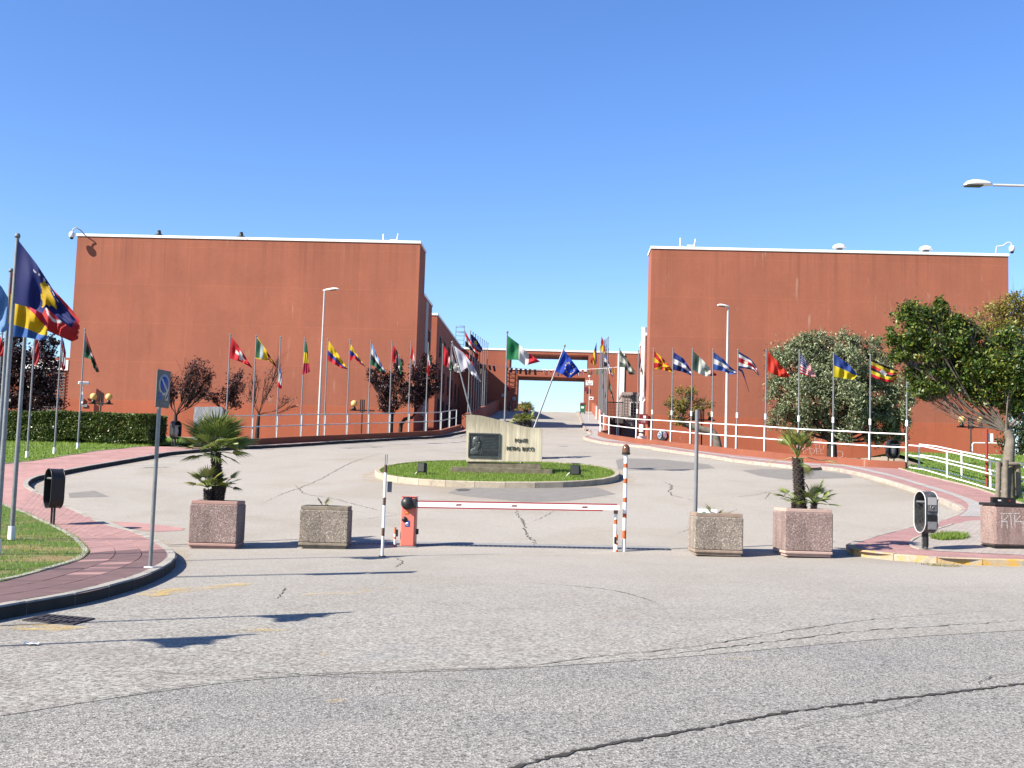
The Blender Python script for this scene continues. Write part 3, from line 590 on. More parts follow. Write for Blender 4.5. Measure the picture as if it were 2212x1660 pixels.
# glazed doors under the bridge ramp
for yy in (88.9, 91, 93): window(LB, (-10.83-o.x, yy-o.y, 4.2-o.z), 1.2, 2.2, (1, 0, 0), bars=1, m=mat('blue_glass', (.05, .10, .2), (.03, .07, .15), 1, .15))
CB = block('building', 'red plaster wing behind the left block, running back to the gateway', -30, -11.1, 100, 124.9, 1.5, 15.95, plaster)
coping(CB, -30, -11.1, 100, 124.9, 15.95); o = CB.location
for yy in range(103, 124, 4):
    for z in (7.9, 10.6, 13.5): window(CB, (-11.1-o.x, yy-o.y, z-o.z), .9, 1.9, (1, 0, 0), fm=dark)
ladder = thing('roof_ladder', 'caged access ladder rising above the left wing near the gateway', 'ladder', atY(993, 738, 122))
mb = MB()
for s in (-.45, .45): mb.tube([(s, 0, -.5), (s, 0, 1.7)], .04, 6)
for k in range(5): mb.tube([(-.45, 0, -.3+k*.45), (.45, 0, -.3+k*.45)], .03, 5)
for z in (.9, 1.6): mb.tube([(.45*math.cos(a), -.5*math.sin(a), z) for a in [math.pi*i/8 for i in range(9)]], .03, 5)
mb.build('ladder_cage', grey, ladder)
GY = 125.; GT = 5.
GB = thing('gateway_building', 'red plaster gateway with two stacked openings spanning the bridge road', 'building', (-1.5, GY, 3)); o = GB.location
lx0, lx1 = atY(1116.6, 850, GY).x, atY(1263, 850, GY).x; ux0, ux1 = atY(1101, 773, GY).x, atY(1271, 775, GY).x
zr, zu, zm, zl = atY(1190, 756, GY).z-.2, atY(1187, 766, GY).z, atY(1187, 801, GY).z, atY(1187, 814.7, GY).z
def gb(x0, x1, z0, z1, y0=GY, y1=GY+GT, name='wall'): MB().box(((x0+x1)/2-o.x, (y0+y1)/2-o.y, (z0+z1)/2-o.z), (x1-x0, y1-y0, z1-z0)).build(name, plaster, GB)
gb(-18, ux0, 1.5, zr); gb(ux1, 14, 1.5, zr); gb(ux0, ux1, zu, zr, name='beam'); gb(ux0, ux1, zl, zm, GY+.05, GY+GT+.05, 'beam')
gb(ux0, lx0, 3, zl, GY+.05, GY+GT+.05, 'pier'); gb(lx1, ux1, 3, zl, GY+.05, GY+GT+.05, 'pier')
coping(GB, -18, 14, GY, GY+GT, zr, h=.2)
MB().box(((ux0+ux1)/2-o.x, GY+GT/2-o.y, zm+.05-o.z), (ux1-ux0-.04, GT+.1, .1)).build('ledge', white, GB)
pw_ = atY(*z4(1892, 600), GY); mb = MB(); mb.box((pw_.x-o.x, -.05, 10.5-o.z), (.75, .12, 10.6)); mb.build('pilaster', white, GB)
sb0, sb1 = atY(*z4(735, 1015), 142).x, atY(*z4(885, 1015), 142).x; sbz = atY(*z4(800, 1018), 142).z
SB = block('building', 'low red plaster building seen through the lower opening of the gateway', sb0-3, sb1, 142, 147, 8, sbz, plaster)
coping(SB, sb0-3, sb1, 142, 147, sbz)
MB().box((.0, -.03, sbz-.55-8), (.8, .1, .6)).build('window', glass, SB)
RB = block('building', 'long windowless red block right of the bridge with two pale domed vents', 6.3, 32.1, 84, 86.8, 1.5, 19.0, m_facade('red_plaster_right', fac_up, fac_lo, 6.75))
coping(RB, 6.3, 32.1, 84, 86.8, 19.0); o = RB.location
block('', '', 6.33, 28, 86.8, 94.6, 1.5, 12.95, plaster, parts=RB); coping(RB, 6.33, 28, 86.9, 94.6, 12.95)
for x, y in ((1813, 533), (2000, 539)):
    p = atY(x, y, 85.4); vent(RB, p.x-o.x, 85.4-o.y, 19.2-o.z, grey, white, 'dome')
for yy in (88.2, 89.4, 91.2, 92.4):
    for z in (6.4, 8.6, 11.2): window(RB, (6.33-o.x, yy-o.y, z-o.z), .45, 1.3, (-1, 0, 0), fm=dark)
mb = MB(); mb.tube([(6.12-o.x, 87.3-o.y, 13.6-o.z), (6.12-o.x, 87.3-o.y, 3-o.z)], .2, 10); mb.tube([(6.12-o.x, 87.3-o.y, 8.0-o.z), (6.12-o.x, 87.3-o.y, 8.3-o.z)], .27, 10); mb.build('downpipe', white, RB)
mb = MB(); mb.box((6.0-o.x, 85.6-o.y, 3.9-o.z), (.6, 1.0, 2.7)); mb.build('pillar', white, RB)
mb = MB(); mb.tube([(6.1-o.x, 84.5-o.y, 7.9-o.z), (5.95-o.x, 84.5-o.y, 7.7-o.z), (5.95-o.x, 84.5-o.y, 6.2-o.z)], .06, 6); mb.build('conduit', white, RB)
for (xx, yy, z, lab) in ((5.95, 86.2, 6.3, 'upper'), (5.9, 85, 5.5, 'lower'), (5.95, 84.4, 4.9, 'lowest')):
    f = thing('floodlight', 'small black floodlight on the bridge side of the right block, '+lab+' of three', 'floodlight', (xx, yy, z), .5, 'floodlights on the side of the right block')
    MB().box((-.15, 0, 0), (.55, .35, .09), ch=.02).build('lamp_body', black, f); MB().box((.15, 0, -.05), (.3, .06, .06)).build('bracket', black, f)
p = atY(1390, 906, 83.9); f = thing('wall_sign', 'dark red number plate with white figures on the corner of the right block', 'sign', (p.x, 83.9, p.z))
MB().box((0, 0, 0), (.62, .05, .75)).build('plate', mat('dark_red', (.22, .02, .025)), f); text('lettering', '08', .36, white, f, (-.02, -.03, -.16)); MB().box((.08, -.03, .16), (.18, .02, .2)).build('mark', white, f)
# stair tower
ST = thing('stair_tower', 'pale concrete stair tower with meshed windows behind the right block', 'building', (9.6, 98, 3)); o = ST.location
cem = mat('pink_grey_render', (.42, .33, .30), (.36, .28, .25), 2)
p0 = atY(1344, 820, 98); p1 = atY(1378, 820, 98); tx = (p0.x+p1.x)/2; tw = 3.2; tx = p0.x+tw/2
MB().box((tx-o.x, 2, 3.2), (tw, 4, 6.6)).build('wall', cem, ST)
for z in (.9, 2.6, 4.4, 6.2): MB().box((tx-o.x, 1.98, z), (tw+.1, 4.1, .14)).build('floor_slab', mat('stained_concrete', (.34, .28, .24), (.26, .2, .17), 3), ST)
for z in (5.3, 1.6): window(ST, (tx-o.x-.3, 0, z-.3), 1.2, 1.3, (0, -1, 0), bars=1)
mb = MB()
for i in range(14): mb.tube([(tx-o.x-1.55+i*.24, -.12, .2), (tx-o.x-1.55+i*.24, -.12, 6.4)], .012, 4)
for i in range(26): mb.tube([(tx-o.x-1.6, -.12, .2+i*.24), (tx-o.x+1.6, -.12, .2+i*.24)], .012, 4)
mb.build('wire_mesh', grey, ST)
# link deck with mesh fence between bridge and tower
LD = thing('link_deck', 'dark open deck with mesh railing linking the bridge to the stair tower', 'walkway', (5.5, 97, 5)); o = LD.location
p0 = atY(1300, 880, 97); p1 = atY(1346, 915, 97)
MB().box(((p0.x+p1.x)/2-o.x, 1.5, p1.z+.25-o.z), (p1.x-p0.x, 3, .5)).build('deck_slab', mat('dark_slab', (.09, .08, .08)), LD)
mb = MB(); wd = p1.x-p0.x; zt = atY(1300, 869, 97).z-o.z; zb = p1.z+.5-o.z
for i in range(int(wd/.12)): mb.tube([(p0.x-o.x+i*.12, 0, zb), (p0.x-o.x+i*.12, 0, zt)], .012, 4)
for i in range(int((zt-zb)/.12)): mb.tube([(p0.x-o.x, 0, zb+i*.12), (p1.x-o.x, 0, zb+i*.12)], .012, 4)
mb.box(((p0.x+p1.x)/2-o.x, 0, zt), (wd, .08, .1)); mb.build('mesh_railing', dark, LD)
# low annex far left
AN = thing('building', 'far left annex with a grey lattice screen and white band, behind the purple tree', 'building', (-39, 88, 3)); o = AN.location
MB().box((-2, 4, 3.6), (5.5, 8, 7.2)).build('wall', plaster, AN); MB().box((-1.2, -.06, 6.6), (3.4, .1, .8)).build('band', white, AN); MB().box((-1.2, -.06, 1.7), (3.4, .1, .6)).build('band', white, AN)
mb = MB()
for i in range(12): mb.box((-2.7+i*.26, -.1, 4.1), (.05, .05, 4.2))
for i in range(18): mb.box((-1.2, -.16, 2.1+i*.24), (3.2, .05, .05))
mb.build('lattice_screen', grey, AN)
# parapets of the bridge
mb = MB(); ys = [79.5+5*i for i in range(15)]
PL = thing('parapet_wall', 'dark shaded parapet along the left edge of the bridge', 'wall', (-6.9, 81.5, g(81.5)))
PR = thing('parapet_wall', 'sunlit orange parapet along the right edge of the bridge', 'wall', (3.4, 83, g(83)))
def slopewall(path, w, h, m, parent, name='wall', low=1.5, capm=None):
    o = parent.location; P = resample(path, step=4) if len(path) == 2 else path; mb = MB(); N = len(P); rows = []
    for i, p in enumerate(P):
        t = (P[min(i+1, N-1)]-P[max(i-1, 0)]).normalized(); n = Vector((-t.y, t.x, 0))*w/2; z = gs(p.x, p.y); rows.append([Vector((q.x, q.y, zz))-o for q, zz in ((p-n, z-low), (p+n, z-low), (p+n, z+h), (p-n, z+h))])
    vs = [v for r in rows for v in r]; fs = [(i*4+k, i*4+(k+1) % 4, i*4+4+(k+1) % 4, i*4+4+k) for i in range(N-1) for k in range(4)]+[(0, 1, 2, 3), ((N-1)*4+3, (N-1)*4+2, (N-1)*4+1, (N-1)*4)]
    mb.add(vs, fs); return mb.build(name, m, parent)
slopewall([Vector((-6.9, 81.5, 0)), Vector((-6.9, 124.8, 0))], .3, 1.15, plaster, PL); slopewall([Vector((3.4, 84.5, 0)), Vector((3.4, 124.8, 0))], .3, 1.1, plaster, PR)
for y in (88, 97, 106): slopewall([Vector((3.2, y, 0)), Vector((3.2, y+.12, 0))], .1, 1.3, white, PR, 'downpipe')
bw = thing('pavement_kerb', 'long pale kerb edging the white bridge pavement', 'kerb', (1.8, 86, g(86)))
for k in range(16):
    y0 = 86+k*4; slopewall([Vector((1.8, y0, 0)), Vector((1.8, y0+3.98, 0))], .18, .16, mat('kerb_pale', (.45, .37, .30), (.38, .32, .26)), bw, 'kerb_stone', .1)
struct(sheet('bridge_pavement', [(1.9, 86), (3.25, 86), (3.25, 149), (1.9, 149)], .13, pave_w, 4))
# low retaining walls carrying the railings
WL = thing('low_wall', 'low dark red wall under the left railing, shaded on the road side', 'wall', wall_l[0]+UP*gs(*wall_l[0][:2])); WR = thing('low_wall', 'low orange red wall under the long white railing on the right', 'wall', wall_r[0]+UP*gs(*wall_r[0][:2]))
slopewall(resample(wall_l, step=1.5), .24, .44, rail_wall, WL, low=2.2); slopewall(resample([Vector((3.4, 84.4, 0)), Vector((3.42, 82, 0))]+wall_r, step=1.5), .24, .40, rail_wall, WR, low=2.2)
# ================================================================== RAILINGS
def railing(label, path, h, posts, m, zoff, levels=(1., .52), r=.028, pr=.037, end_round=(True, False), zf=gs, group=None, n=8):
    b0 = path[0]; o = Vector((b0.x, b0.y, zf(b0.x, b0.y)+zoff)); R = thing('railing', label, 'railing', o, 0, group)
    P = resample(path, step=1.2)
    for k, lv in enumerate(levels):
        pts = [Vector((p.x, p.y, zf(p.x, p.y)+zoff+h*lv))-o for p in P]
        if k == 0:
            if end_round[0]: pts = [pts[0]-UP*(h-.02), pts[0]-UP*.1]+[pts[0]+(pts[1]-pts[0]).normalized()*.07-UP*.02]+pts[1:]
            if end_round[1]: pts = pts[:-1]+[pts[-1]-(pts[-1]-pts[-2]).normalized()*.07-UP*.02, pts[-1]-UP*.1, pts[-1]-UP*(h-.02)]
        MB().tube(pts, r, n).build('rail', m, R)
    for p in posts:
        z = zf(p.x, p.y)+zoff; MB().tube([Vector((p.x, p.y, z-.02))-o, Vector((p.x, p.y, z+h))-o], pr, n).build('post', m, R)
    return R
# ---- flagpoles along the two railings
cloth_group = 'flags on the poles'
FP = []
def pole(base, top, label, r=.03, sleeve=0., group='flagpoles around the forecourt', m=steel, lean=None):
    o = thing('flagpole', label, 'flagpole', base, 0, group); h = (top-base).length if lean else top.z-base.z; e = (top-base) if lean else Vector((0, 0, h))
    MB().tube([(0, 0, 0), e*.35, e*.36, e*.993], [r*1.15, r*1.1, r, r*.8], 8).build('pole', m, o)
    MB().lathe([(0, -.03), (r*1.1, -.03), (r*1.2, .0), (r*.9, .04), (0, .05)], e, 8).build('finial', grey, o)
    if sleeve: MB().tube([(0, 0, 0), e.normalized()*sleeve], r*1.9, 8).build('sleeve', white, o)
    return o
POLES_L = [((505.7, 724), (489, 957)), ((556.4, 726.7), (544.7, 949.5)), ((611, 729), (598, 948)), ((662.3, 732), (650.6, 945.6)), ((713.6, 734.5), (701.4, 943)), ((759, 735.5), (749, 941)), ((806, 738), (796, 939.5)), ((848.5, 739.4), (841, 936.5)), ((891, 740.7), (883, 934.5)), ((928.7, 742), (921, 932.5)), ((957, 744.6), (952.6, 930.7)), ((976, 746), (971, 929.5))]
POLES_R = [((1373.5, 758), (1374, 946)), ((1412.9, 754.3), (1408, 951.5)), ((1454.8, 754.3), (1449, 956)), ((1496, 755), (1490.7, 961)), ((1539, 755.4), (1534.7, 966)), ((1590, 756.5), (1589, 971)), ((1652.5, 757.5), (1651.8, 976)), ((1724, 758.6), (1722.6, 982)), ((1797, 763.5), (1797, 989)), ((1880, 767.6), (1878.7, 995.8)), ((1961.7, 777.3), (1961.7, 1009))]
def on_wall(path, x, y, off):      # nearest point of a wall line to a ground point
    q = xy(onG(x, y, off)); P = resample(path, step=.1); return min(P, key=lambda p: abs(math.atan2(p.x, p.y)-math.atan2(q.x, q.y)))
postsL = [on_wall(wall_l, *b, .44) for t, b in POLES_L]; postsR = [on_wall(wall_r, *b, .40) for t, b in POLES_R]
endL = on_wall(wall_l, 985, 931, .44); startL = on_wall(wall_l, 430, 963, .44)
def sub(path, a, b):
    P = resample(path, step=.1); i = min(range(len(P)), key=lambda k: (P[k]-a).length); j = min(range(len(P)), key=lambda k: (P[k]-b).length); return P[i:j+1]
RL = railing('grey tube railing with two rails on the low wall left of the bridge', sub(wall_l, startL, endL), 1.12, postsL+[endL], steelw, .43, end_round=(True, False))
s0 = on_wall(wall_r, 1296, 945, .40)
RR = railing('long white two-rail railing curving along the low orange wall on the right', sub(wall_r, s0, wall_r[-1]), 1.12, [s0, on_wall(wall_r, 1315, 944, .40)]+postsR+[wall_r[-1]], white, .39, end_round=(False, False))
LABL = {}
# ================================================================== FLAGS
B_ = H('2a3f9a'); R_ = H('c8202c'); G_ = H('1f6b3a'); Y_ = H('e8c21c'); W_ = H('dadada'); K_ = H('1b1b1e'); LB_ = H('6fa3dc')
def hs(*c): return lambda u, v: c[min(len(c)-1, int(v*len(c)))]
def vs(*c): return lambda u, v: c[min(len(c)-1, int(u*len(c)))]
def disc(u, v, cu_, cv, r, asp=1.5): return ((u-cu_)*asp)**2+(v-cv)**2 < r*r
def star(u, v, cu_, cv, r, asp=1.5):
    x, y = (u-cu_)*asp, v-cv; d = math.hypot(x, y)
    if d > r: return False
    a = (math.atan2(x, -y)) % (2*math.pi/5); a = abs(a-math.pi/5); k = r*.38; # between inner and outer radius
    return d < k+(r-k)*max(0, (a/(math.pi/5)))**1.6 if True else False
def over(base, *tests):
    def f(u, v):
        for t, c in tests:
            if t(u, v): return c
        return base(u, v)
    return f
def prj(p):
    v = Vector(p)-Vector((0, 0, EYE)); z = v.dot(fw); return (1106+F*v.dot(cr)/z, 830-F*v.dot(cu)/z)
def flag(label, T, B, Y, fn, nu=28, nv=20, amp=.12, k=2.2, ph=0., tatter=0., pb=None):
    """cloth between its upper edge T and lower edge B (both from the hoist outwards)"""
    if pb is not None:                      # bring the hoist up to its pole
        top = pb+UP*(ztop(pb, *T[0])-pb.z); dx = prj(top)[0]+1.6-T[0][0]; T = [(a+dx, b) for a, b in T]; B = [(a+dx, b) for a, b in B]
    TT = resample([Vector((a, b, 0)) for a, b in T], n=nu+1); BB = resample([Vector((a, b, 0)) for a, b in B], n=nu+1)
    vs_ = []; fs = []; cols = []
    rnd = random.Random(len(label)+int(T[0][0])); ph = rnd.random()*6; tat = [rnd.uniform(0, tatter) for _ in range(nv+1)]
    for i in range(nu+1):
        u = i/nu
        for j in range(nv+1):
            v = j/nv; uu = u*(1-tat[j]*u); ii = min(nu-1, int(uu*nu)); f = uu*nu-ii
            a = TT[ii].lerp(TT[ii+1], f).lerp(BB[ii].lerp(BB[ii+1], f), v)
            dy = amp*(math.sin(k*6.28*u*(1+.25*v)+ph+2.2*v)*.6+math.sin(k*11*u+1.3+ph-3*v)*.25+.35*math.sin(v*7+ph+u*3))*min(1, u*2.5)
            a_ = Vector((a.x, a.y, 0)); vs_.append(atY(a_.x, a_.y, Y+dy-.06*u*0))
    o = vs_[0].copy(); vs_ = [p-o for p in vs_]
    for i in range(nu):
        for j in range(nv):
            q = i*(nv+1)+j; fs.append((q, q+1, q+nv+2, q+nv+1)); cols.append(fn((i+.5)/nu, (j+.5)/nv))
    me = bpy.data.meshes.new('flag'); me.from_pydata(vs_, [], fs); me.polygons.foreach_set('use_smooth', [True]*len(fs))
    at = me.color_attributes.new('design', 'FLOAT_COLOR', 'CORNER'); at.data.foreach_set('color', [x for c in cols for _ in range(4) for x in (*c, 1)])
    ob = link('flag', me, flag_m, None, o); tag(ob, label, 'flag', cloth_group); return ob
def zz(zf, *pts): return [zf(*p) for p in pts]
def cross(u, v): return (abs(u-.45) < .075 and abs(v-.5) < .34) or (abs(v-.5) < .11 and abs(u-.45) < .22)
def leanpole(i, side): pass
L_LAB = ['flagpole with the red and white cross flag, left end of the left railing', 'flagpole with the green and maroon gold-edged flag on the left railing', 'flagpole with a limp white, blue and red flag halfway down it', 'flagpole with the limp green, yellow and red flag on the left railing', 'flagpole with the crested yellow, blue and red flag right of the left street lamp', 'flagpole with the narrow furled yellow, blue and red flag on the left railing', 'flagpole with the pale blue, white and green flag on the left railing', 'flagpole with the black, white and green flag with red wedge before the purple tree', 'flagpole with the narrow red and white flag and hanging cord', 'flagpole with the narrow limp green, white and red flag', 'flagpole with the red, white and green flag next to the white flag', 'bare flagpole at the right end of the left railing']
PBL, PBR = [], []
for (t, b), p, lab in zip(POLES_L, postsL, L_LAB):
    base = Vector((p.x-.07, p.y+.08, gs(p.x, p.y)+.43)); top = Vector((base.x, base.y, ztop(base, *t))); pole(base, top, lab, .034); PBL.append(base)
YL = [p.y for p in postsL]
flag('red flag with a white cross flying at the left end of the left railing', zz(z2, (700, 512), (755, 580), (875, 768)), zz(z2, (688, 695), (780, 722), (873, 774)), YL[0]-.05, over(lambda u, v: R_, (cross, W_)), pb=PBL[0])
flag('green and maroon flag with gold edges on the left railing', zz(z2, (898, 515), (950, 590), (1068, 770)), zz(z2, (880, 694), (1000, 715), (1064, 776)), YL[1]-.05, over(vs(H('3d6b4a'), H('a8b4b8'), Y_, H('6a1a22'), H('6a1a22'), H('6a1a22')), (lambda u, v: v > .93 or v < .05, Y_), (lambda u, v: disc(u, v, .68, .5, .2), H('b98a2a'))), pb=PBL[1])
flag('limp white, blue and red flag slipped halfway down its pole', zz(z2, (1094, 745), (1100, 790), (1112, 860)), zz(z2, (1072, 930), (1092, 946), (1110, 944)), YL[2]-.06, hs(H('334a8c'), W_, W_, R_), 12, 16, .05, pb=PBL[2])
flag('limp green, yellow and red flag hanging on the left railing', zz(z2, (1298, 550), (1305, 552), (1312, 580)), zz(z2, (1273, 828), (1300, 822), (1335, 805)), YL[3]-.06, hs(H('2f7a4c'), H('e6cf2a'), H('c8244a')), 12, 18, .06, pb=PBL[3])
flag('yellow, blue and red flag with a crest beside the left street lamp', zz(z3, (256, 440), (310, 520), (418, 680)), zz(z3, (247, 605), (325, 650), (350, 668), (418, 682)), YL[4]-.05, over(lambda u, v: Y_ if v < .5 else (B_ if v < .75 else R_), (lambda u, v: disc(u, v, .5, .48, .17), H('5a4a30'))), pb=PBL[4])
flag('narrow furled yellow, blue and red flag', zz(z3, (430, 470), (475, 550), (552, 656)), zz(z3, (418, 616), (462, 588), (500, 630), (551, 660)), YL[5]-.05, hs(Y_, B_, R_), pb=PBL[5])
flag('pale blue, white and green flag drooping from the left railing', zz(z3, (612, 460), (650, 560), (725, 700)), zz(z3, (600, 642), (640, 660), (670, 690), (724, 706)), YL[6]-.05, over(hs(H('7fa6dc'), W_, H('2d3b38'), H('2f6b50'))), pb=PBL[6])
flag('black, white and green striped flag with a red wedge, before the purple tree', zz(z3, (778, 472), (820, 540), (852, 640)), zz(z3, (770, 615), (815, 640), (845, 725)), YL[7]-.05, over(vs(R_, K_, W_, H('2f7a4c')), (lambda u, v: u < .32*(1-abs(v-.5)*2), R_)), pb=PBL[7])
flag('narrow red and white flag with a cord hanging under it', zz(z3, (935, 475), (945, 520), (970, 690)), zz(z3, (920, 590), (945, 610), (966, 694)), YL[8]-.05, vs(R_, W_, W_, R_), 12, 14, .06, pb=PBL[8])
flag('narrow limp green, white and red flag at the edge of the left block', zz(z3, (1078, 500), (1085, 560), (1094, 620)), zz(z3, (1058, 700), (1070, 740), (1082, 690)), YL[9]-.05, hs(H('3a6b50'), W_, R_, R_), 12, 14, .06, pb=PBL[9])
flag('red, white and green flag beside the big white flag', zz(z3, (1190, 480), (1225, 540), (1258, 650)), zz(z3, (1184, 640), (1230, 670), (1256, 712)), YL[10]-.05, vs(R_, R_, W_, H('2f7a4c')), pb=PBL[10])
R_LAB = ['flagpole with the narrow red and green flag at the bridge end of the right railing', 'flagpole with the red and yellow sunburst flag at the edge of the right block', 'flagpole with the dark blue and white flag on the right railing', 'flagpole with the green, white and red flag on the right railing', 'flagpole with the pale blue and white flag left of the right street lamp', 'flagpole with the blue, white and red striped flag right of the right street lamp', 'flagpole with the plain red flag on the right railing', 'flagpole with the stars and stripes before the olive tree', 'flagpole with the blue over yellow flag before the olive tree', 'flagpole with the black, yellow and red flag before the olive tree', 'flagpole at the right end of the railing, half behind the big tree']
for (t, b), p, lab in zip(POLES_R, postsR, R_LAB):
    base = Vector((p.x+.05, p.y+.09, gs(p.x, p.y)+.39)); top = Vector((base.x, base.y, ztop(base, *t))); o = pole(base, top, lab, .034); PBR.append(base)
    MB().tube([(0, 0, 1.45), (0, 0, 1.7)], .055, 8).build('collar', white, o)
YR = [p.y for p in postsR]
def sun(u, v):
    x, y = (u-.5)*1.6, v-.5; return (abs((math.degrees(math.atan2(y, x))+11.25) % 45-11.25) < 4+9*math.hypot(x, y)) or x*x+y*y < .03
flag('red flag with a yellow sunburst at the edge of the right block', zz(z5, (303, 395), (400, 480), (480, 570), (512, 620)), zz(z5, (298, 576), (400, 592), (460, 605), (510, 627)), YR[1]-.05, over(lambda u, v: R_, (sun, Y_)), pb=PBR[1])
flag('dark blue and white banded flag on the right railing', zz(z5, (500, 408), (600, 472), (680, 592)), zz(z5, (495, 588), (600, 612), (678, 645)), YR[2]-.05, hs(H('2c3f86'), W_, H('25326e')), pb=PBR[2])
flag('green, white and red flag with a crest and torn corner on the right railing', zz(z5, (700, 395), (800, 490), (880, 580), (940, 635)), zz(z5, (694, 585), (765, 630), (830, 655), (940, 648)), YR[3]-.05, over(vs(H('44584c'), H('c9d0c6'), H('c9d0c6'), H('b8323a')), (lambda u, v: disc(u, v, .55, .5, .15), H('7d8a70'))), pb=PBR[3])
flag('pale blue and white flag left of the right street lamp', zz(z5, (900, 408), (1000, 480), (1060, 550), (1132, 605)), zz(z5, (894, 588), (1000, 602), (1070, 635), (1130, 628)), YR[4]-.05, over(hs(H('34508f'), W_, H('3d64b0')), (lambda u, v: disc(u, v, .62, .5, .09), H('c88a3c'))), pb=PBR[4])
flag('torn blue, white and red striped flag just right of the right street lamp', zz(z5, (1142, 400), (1270, 480), (1320, 550), (1352, 640)), zz(z5, (1140, 572), (1230, 578), (1290, 590), (1350, 655)), YR[5]-.05, over(hs(H('1f2a5e'), W_, R_, R_, W_, H('2a2f5e')), (lambda u, v: disc(u, v, .27, .5, .13), H('c9b9a0'))), pb=PBR[5])
tl = flag('torn blue strip trailing from the blue, white and red striped flag', zz(z5, (1145, 570), (1190, 592), (1220, 700), (1256, 818)), zz(z5, (1142, 590), (1175, 610), (1215, 705), (1254, 824)), YR[5]-.02, lambda u, v: H('20265a'), 20, 4, .05, pb=PBR[5])
flag('plain orange red flag on the right railing', zz(z5, (1437, 395), (1560, 520), (1665, 645)), zz(z5, (1440, 600), (1520, 640), (1600, 668), (1668, 656)), YR[6]-.05, lambda u, v: H('d23a26'), pb=PBR[6])
def usa(u, v):
    if u < .42 and v < .54:
        a, b = u/.42*6 % 1, v/.54*5 % 1; return W_ if (a-.5)**2+(b-.5)**2 < .06 else H('26336e')
    return R_ if int(v*13) % 2 == 0 else W_
flag('stars and stripes flag before the olive tree', zz(z5, (1772, 415), (1870, 535), (1940, 655)), zz(z5, (1770, 627), (1860, 650), (1936, 666)), YR[7]-.05, usa, 48, 39, pb=PBR[7])
flag('blue over yellow flag before the olive tree', zz(z6, (648, 520), (760, 600), (832, 685)), zz(z6, (645, 700), (740, 714), (790, 722), (831, 692)), YR[8]-.05, hs(H('2c4a94'), H('d8c422')), pb=PBR[8])
flag('black, yellow and red striped flag with a white disc before the olive tree', zz(z6, (945, 557), (1050, 610), (1158, 650)), zz(z6, (945, 696), (1050, 735), (1110, 742), (1150, 700)), YR[9]-.05, over(hs(K_, H('c9b832'), R_, K_, H('c9b832'), R_), (lambda u, v: disc(u, v, .45, .5, .17), W_)), pb=PBR[9])
flag('dark blue and grey flag half hidden by the big tree', zz(z6, (1240, 570), (1310, 590), (1370, 610)), zz(z6, (1240, 706), (1310, 706), (1370, 690)), YR[10]-.05, hs(H('20243f'), H('8b93a0'), H('23284a')), pb=PBR[10])
flag('narrow red and green flag at the bridge end of the right railing', zz(z4, (2055, 430), (2075, 520), (2095, 660)), zz(z4, (2050, 600), (2070, 650), (2092, 712)), YR[0]-.05, vs(H('b02a34'), W_, H('38614c')), 12, 14, .06, pb=PBR[0])
# ---- tall poles on the left lawns
def lawnpole(top, basepx, label, r=.04, h=None, Y=None, X=None):
    if basepx: b = onG(*basepx, .14)
    else: q = atY(*top, Y); b = Vector((q.x, Y, gs(q.x, Y)+.14)); 
    t = Vector((b.x, b.y, ztop(b, *top))) if top else b+UP*h
    o = pole(b, t, label, r); MB().tube([(0, 0, 0), (0, 0, .28)], r*1.75, 10).build('sleeve', white, o); return b
pbA = lawnpole((38, 510), None, 'tall flagpole with the big blue flag, nearest on the left', .042, Y=19)
lawnpole((24, 585), None, 'tall flagpole left of the big blue flag, carrying the yellow and blue flag', .042, Y=22)
lawnpole((74, 566), (24.4, 1168), 'tall flagpole on the near left lawn, carrying the red flag with a white ring', .042)
pbD = lawnpole((84, 716), (58, 991), 'flagpole with a limp dark red flag on the far left lawn', .036)
pbE = lawnpole((132.7, 728), (117, 982), 'flagpole with a limp red, white and blue flag near the end of the hedge', .036)
pbF = lawnpole((187, 713), (167.5, 971), 'flagpole with the dark green flag before the left block', .036)
lawnpole((12, 715), (-14, 1003), 'thin flagpole at the left edge of the far lawn', .036)
YC = onG(24.4, 1168, .14).y
def kos(u, v):
    x, y = (u-.52), v-.5
    if abs(x+.03*math.sin(v*9)) < .17*(1-abs(y)*1.6)+.02*math.sin(v*23) and abs(y) < .36: return H('c9a51a')
    for i in range(6):
        if star(u, v, .27+.085*i, .2-.09*math.sin(math.pi*i/5), .045): return W_
    return H('1d2a6e')
flag('big dark blue flag with a yellow map shape, nearest on the left', zz(z1, (125, 175), (245, 330), (380, 540), (480, 670), (512, 690)), zz(z1, (103, 577), (200, 600), (280, 640), (300, 600), (400, 690), (475, 740)), 18.93, kos, 60, 44, .1, tatter=.06, pb=pbA)
def tun(u, v):
    d = disc(u, v, .5, .45, .27, 1.4); e = disc(u, v, .5, .45, .2, 1.4); return W_ if d and not e else H('c02c30')
flag('red flag with a white ring and frayed end, behind the big blue flag', zz(z1, (196, 300), (330, 480), (450, 610), (512, 690)), zz(z1, (178, 690), (290, 745), (390, 790), (455, 818), (500, 800)), YC-.03, tun, 48, 40, .08, tatter=.05)
flag('red, yellow and blue flag behind the big blue flag on the left', zz(z1, (75, 378), (130, 440), (220, 560), (300, 700)), zz(z1, (50, 785), (160, 790), (250, 808), (300, 800)), 22-.04, lambda u, v: H('c0304a') if v < .35 else H('d8b81c') if v < .8 else H('3f6fb8'), 40, 30, .12)
flag('pale blue flag at the left edge of the picture', zz(z1, (-160, 330), (-60, 400), (10, 470), (52, 540)), zz(z1, (-170, 720), (-60, 745), (20, 762), (52, 740)), 16.0, lambda u, v: H('6f9cd0'), 24, 20, .1)
pp = atY(*z1(-165, 325), 16.0); lp = pole(Vector((pp.x, 16.0, gs(pp.x, 16)+.14)), Vector((pp.x, 16.0, pp.z+.06)), 'flagpole of the pale blue flag, just left of the picture', .042)
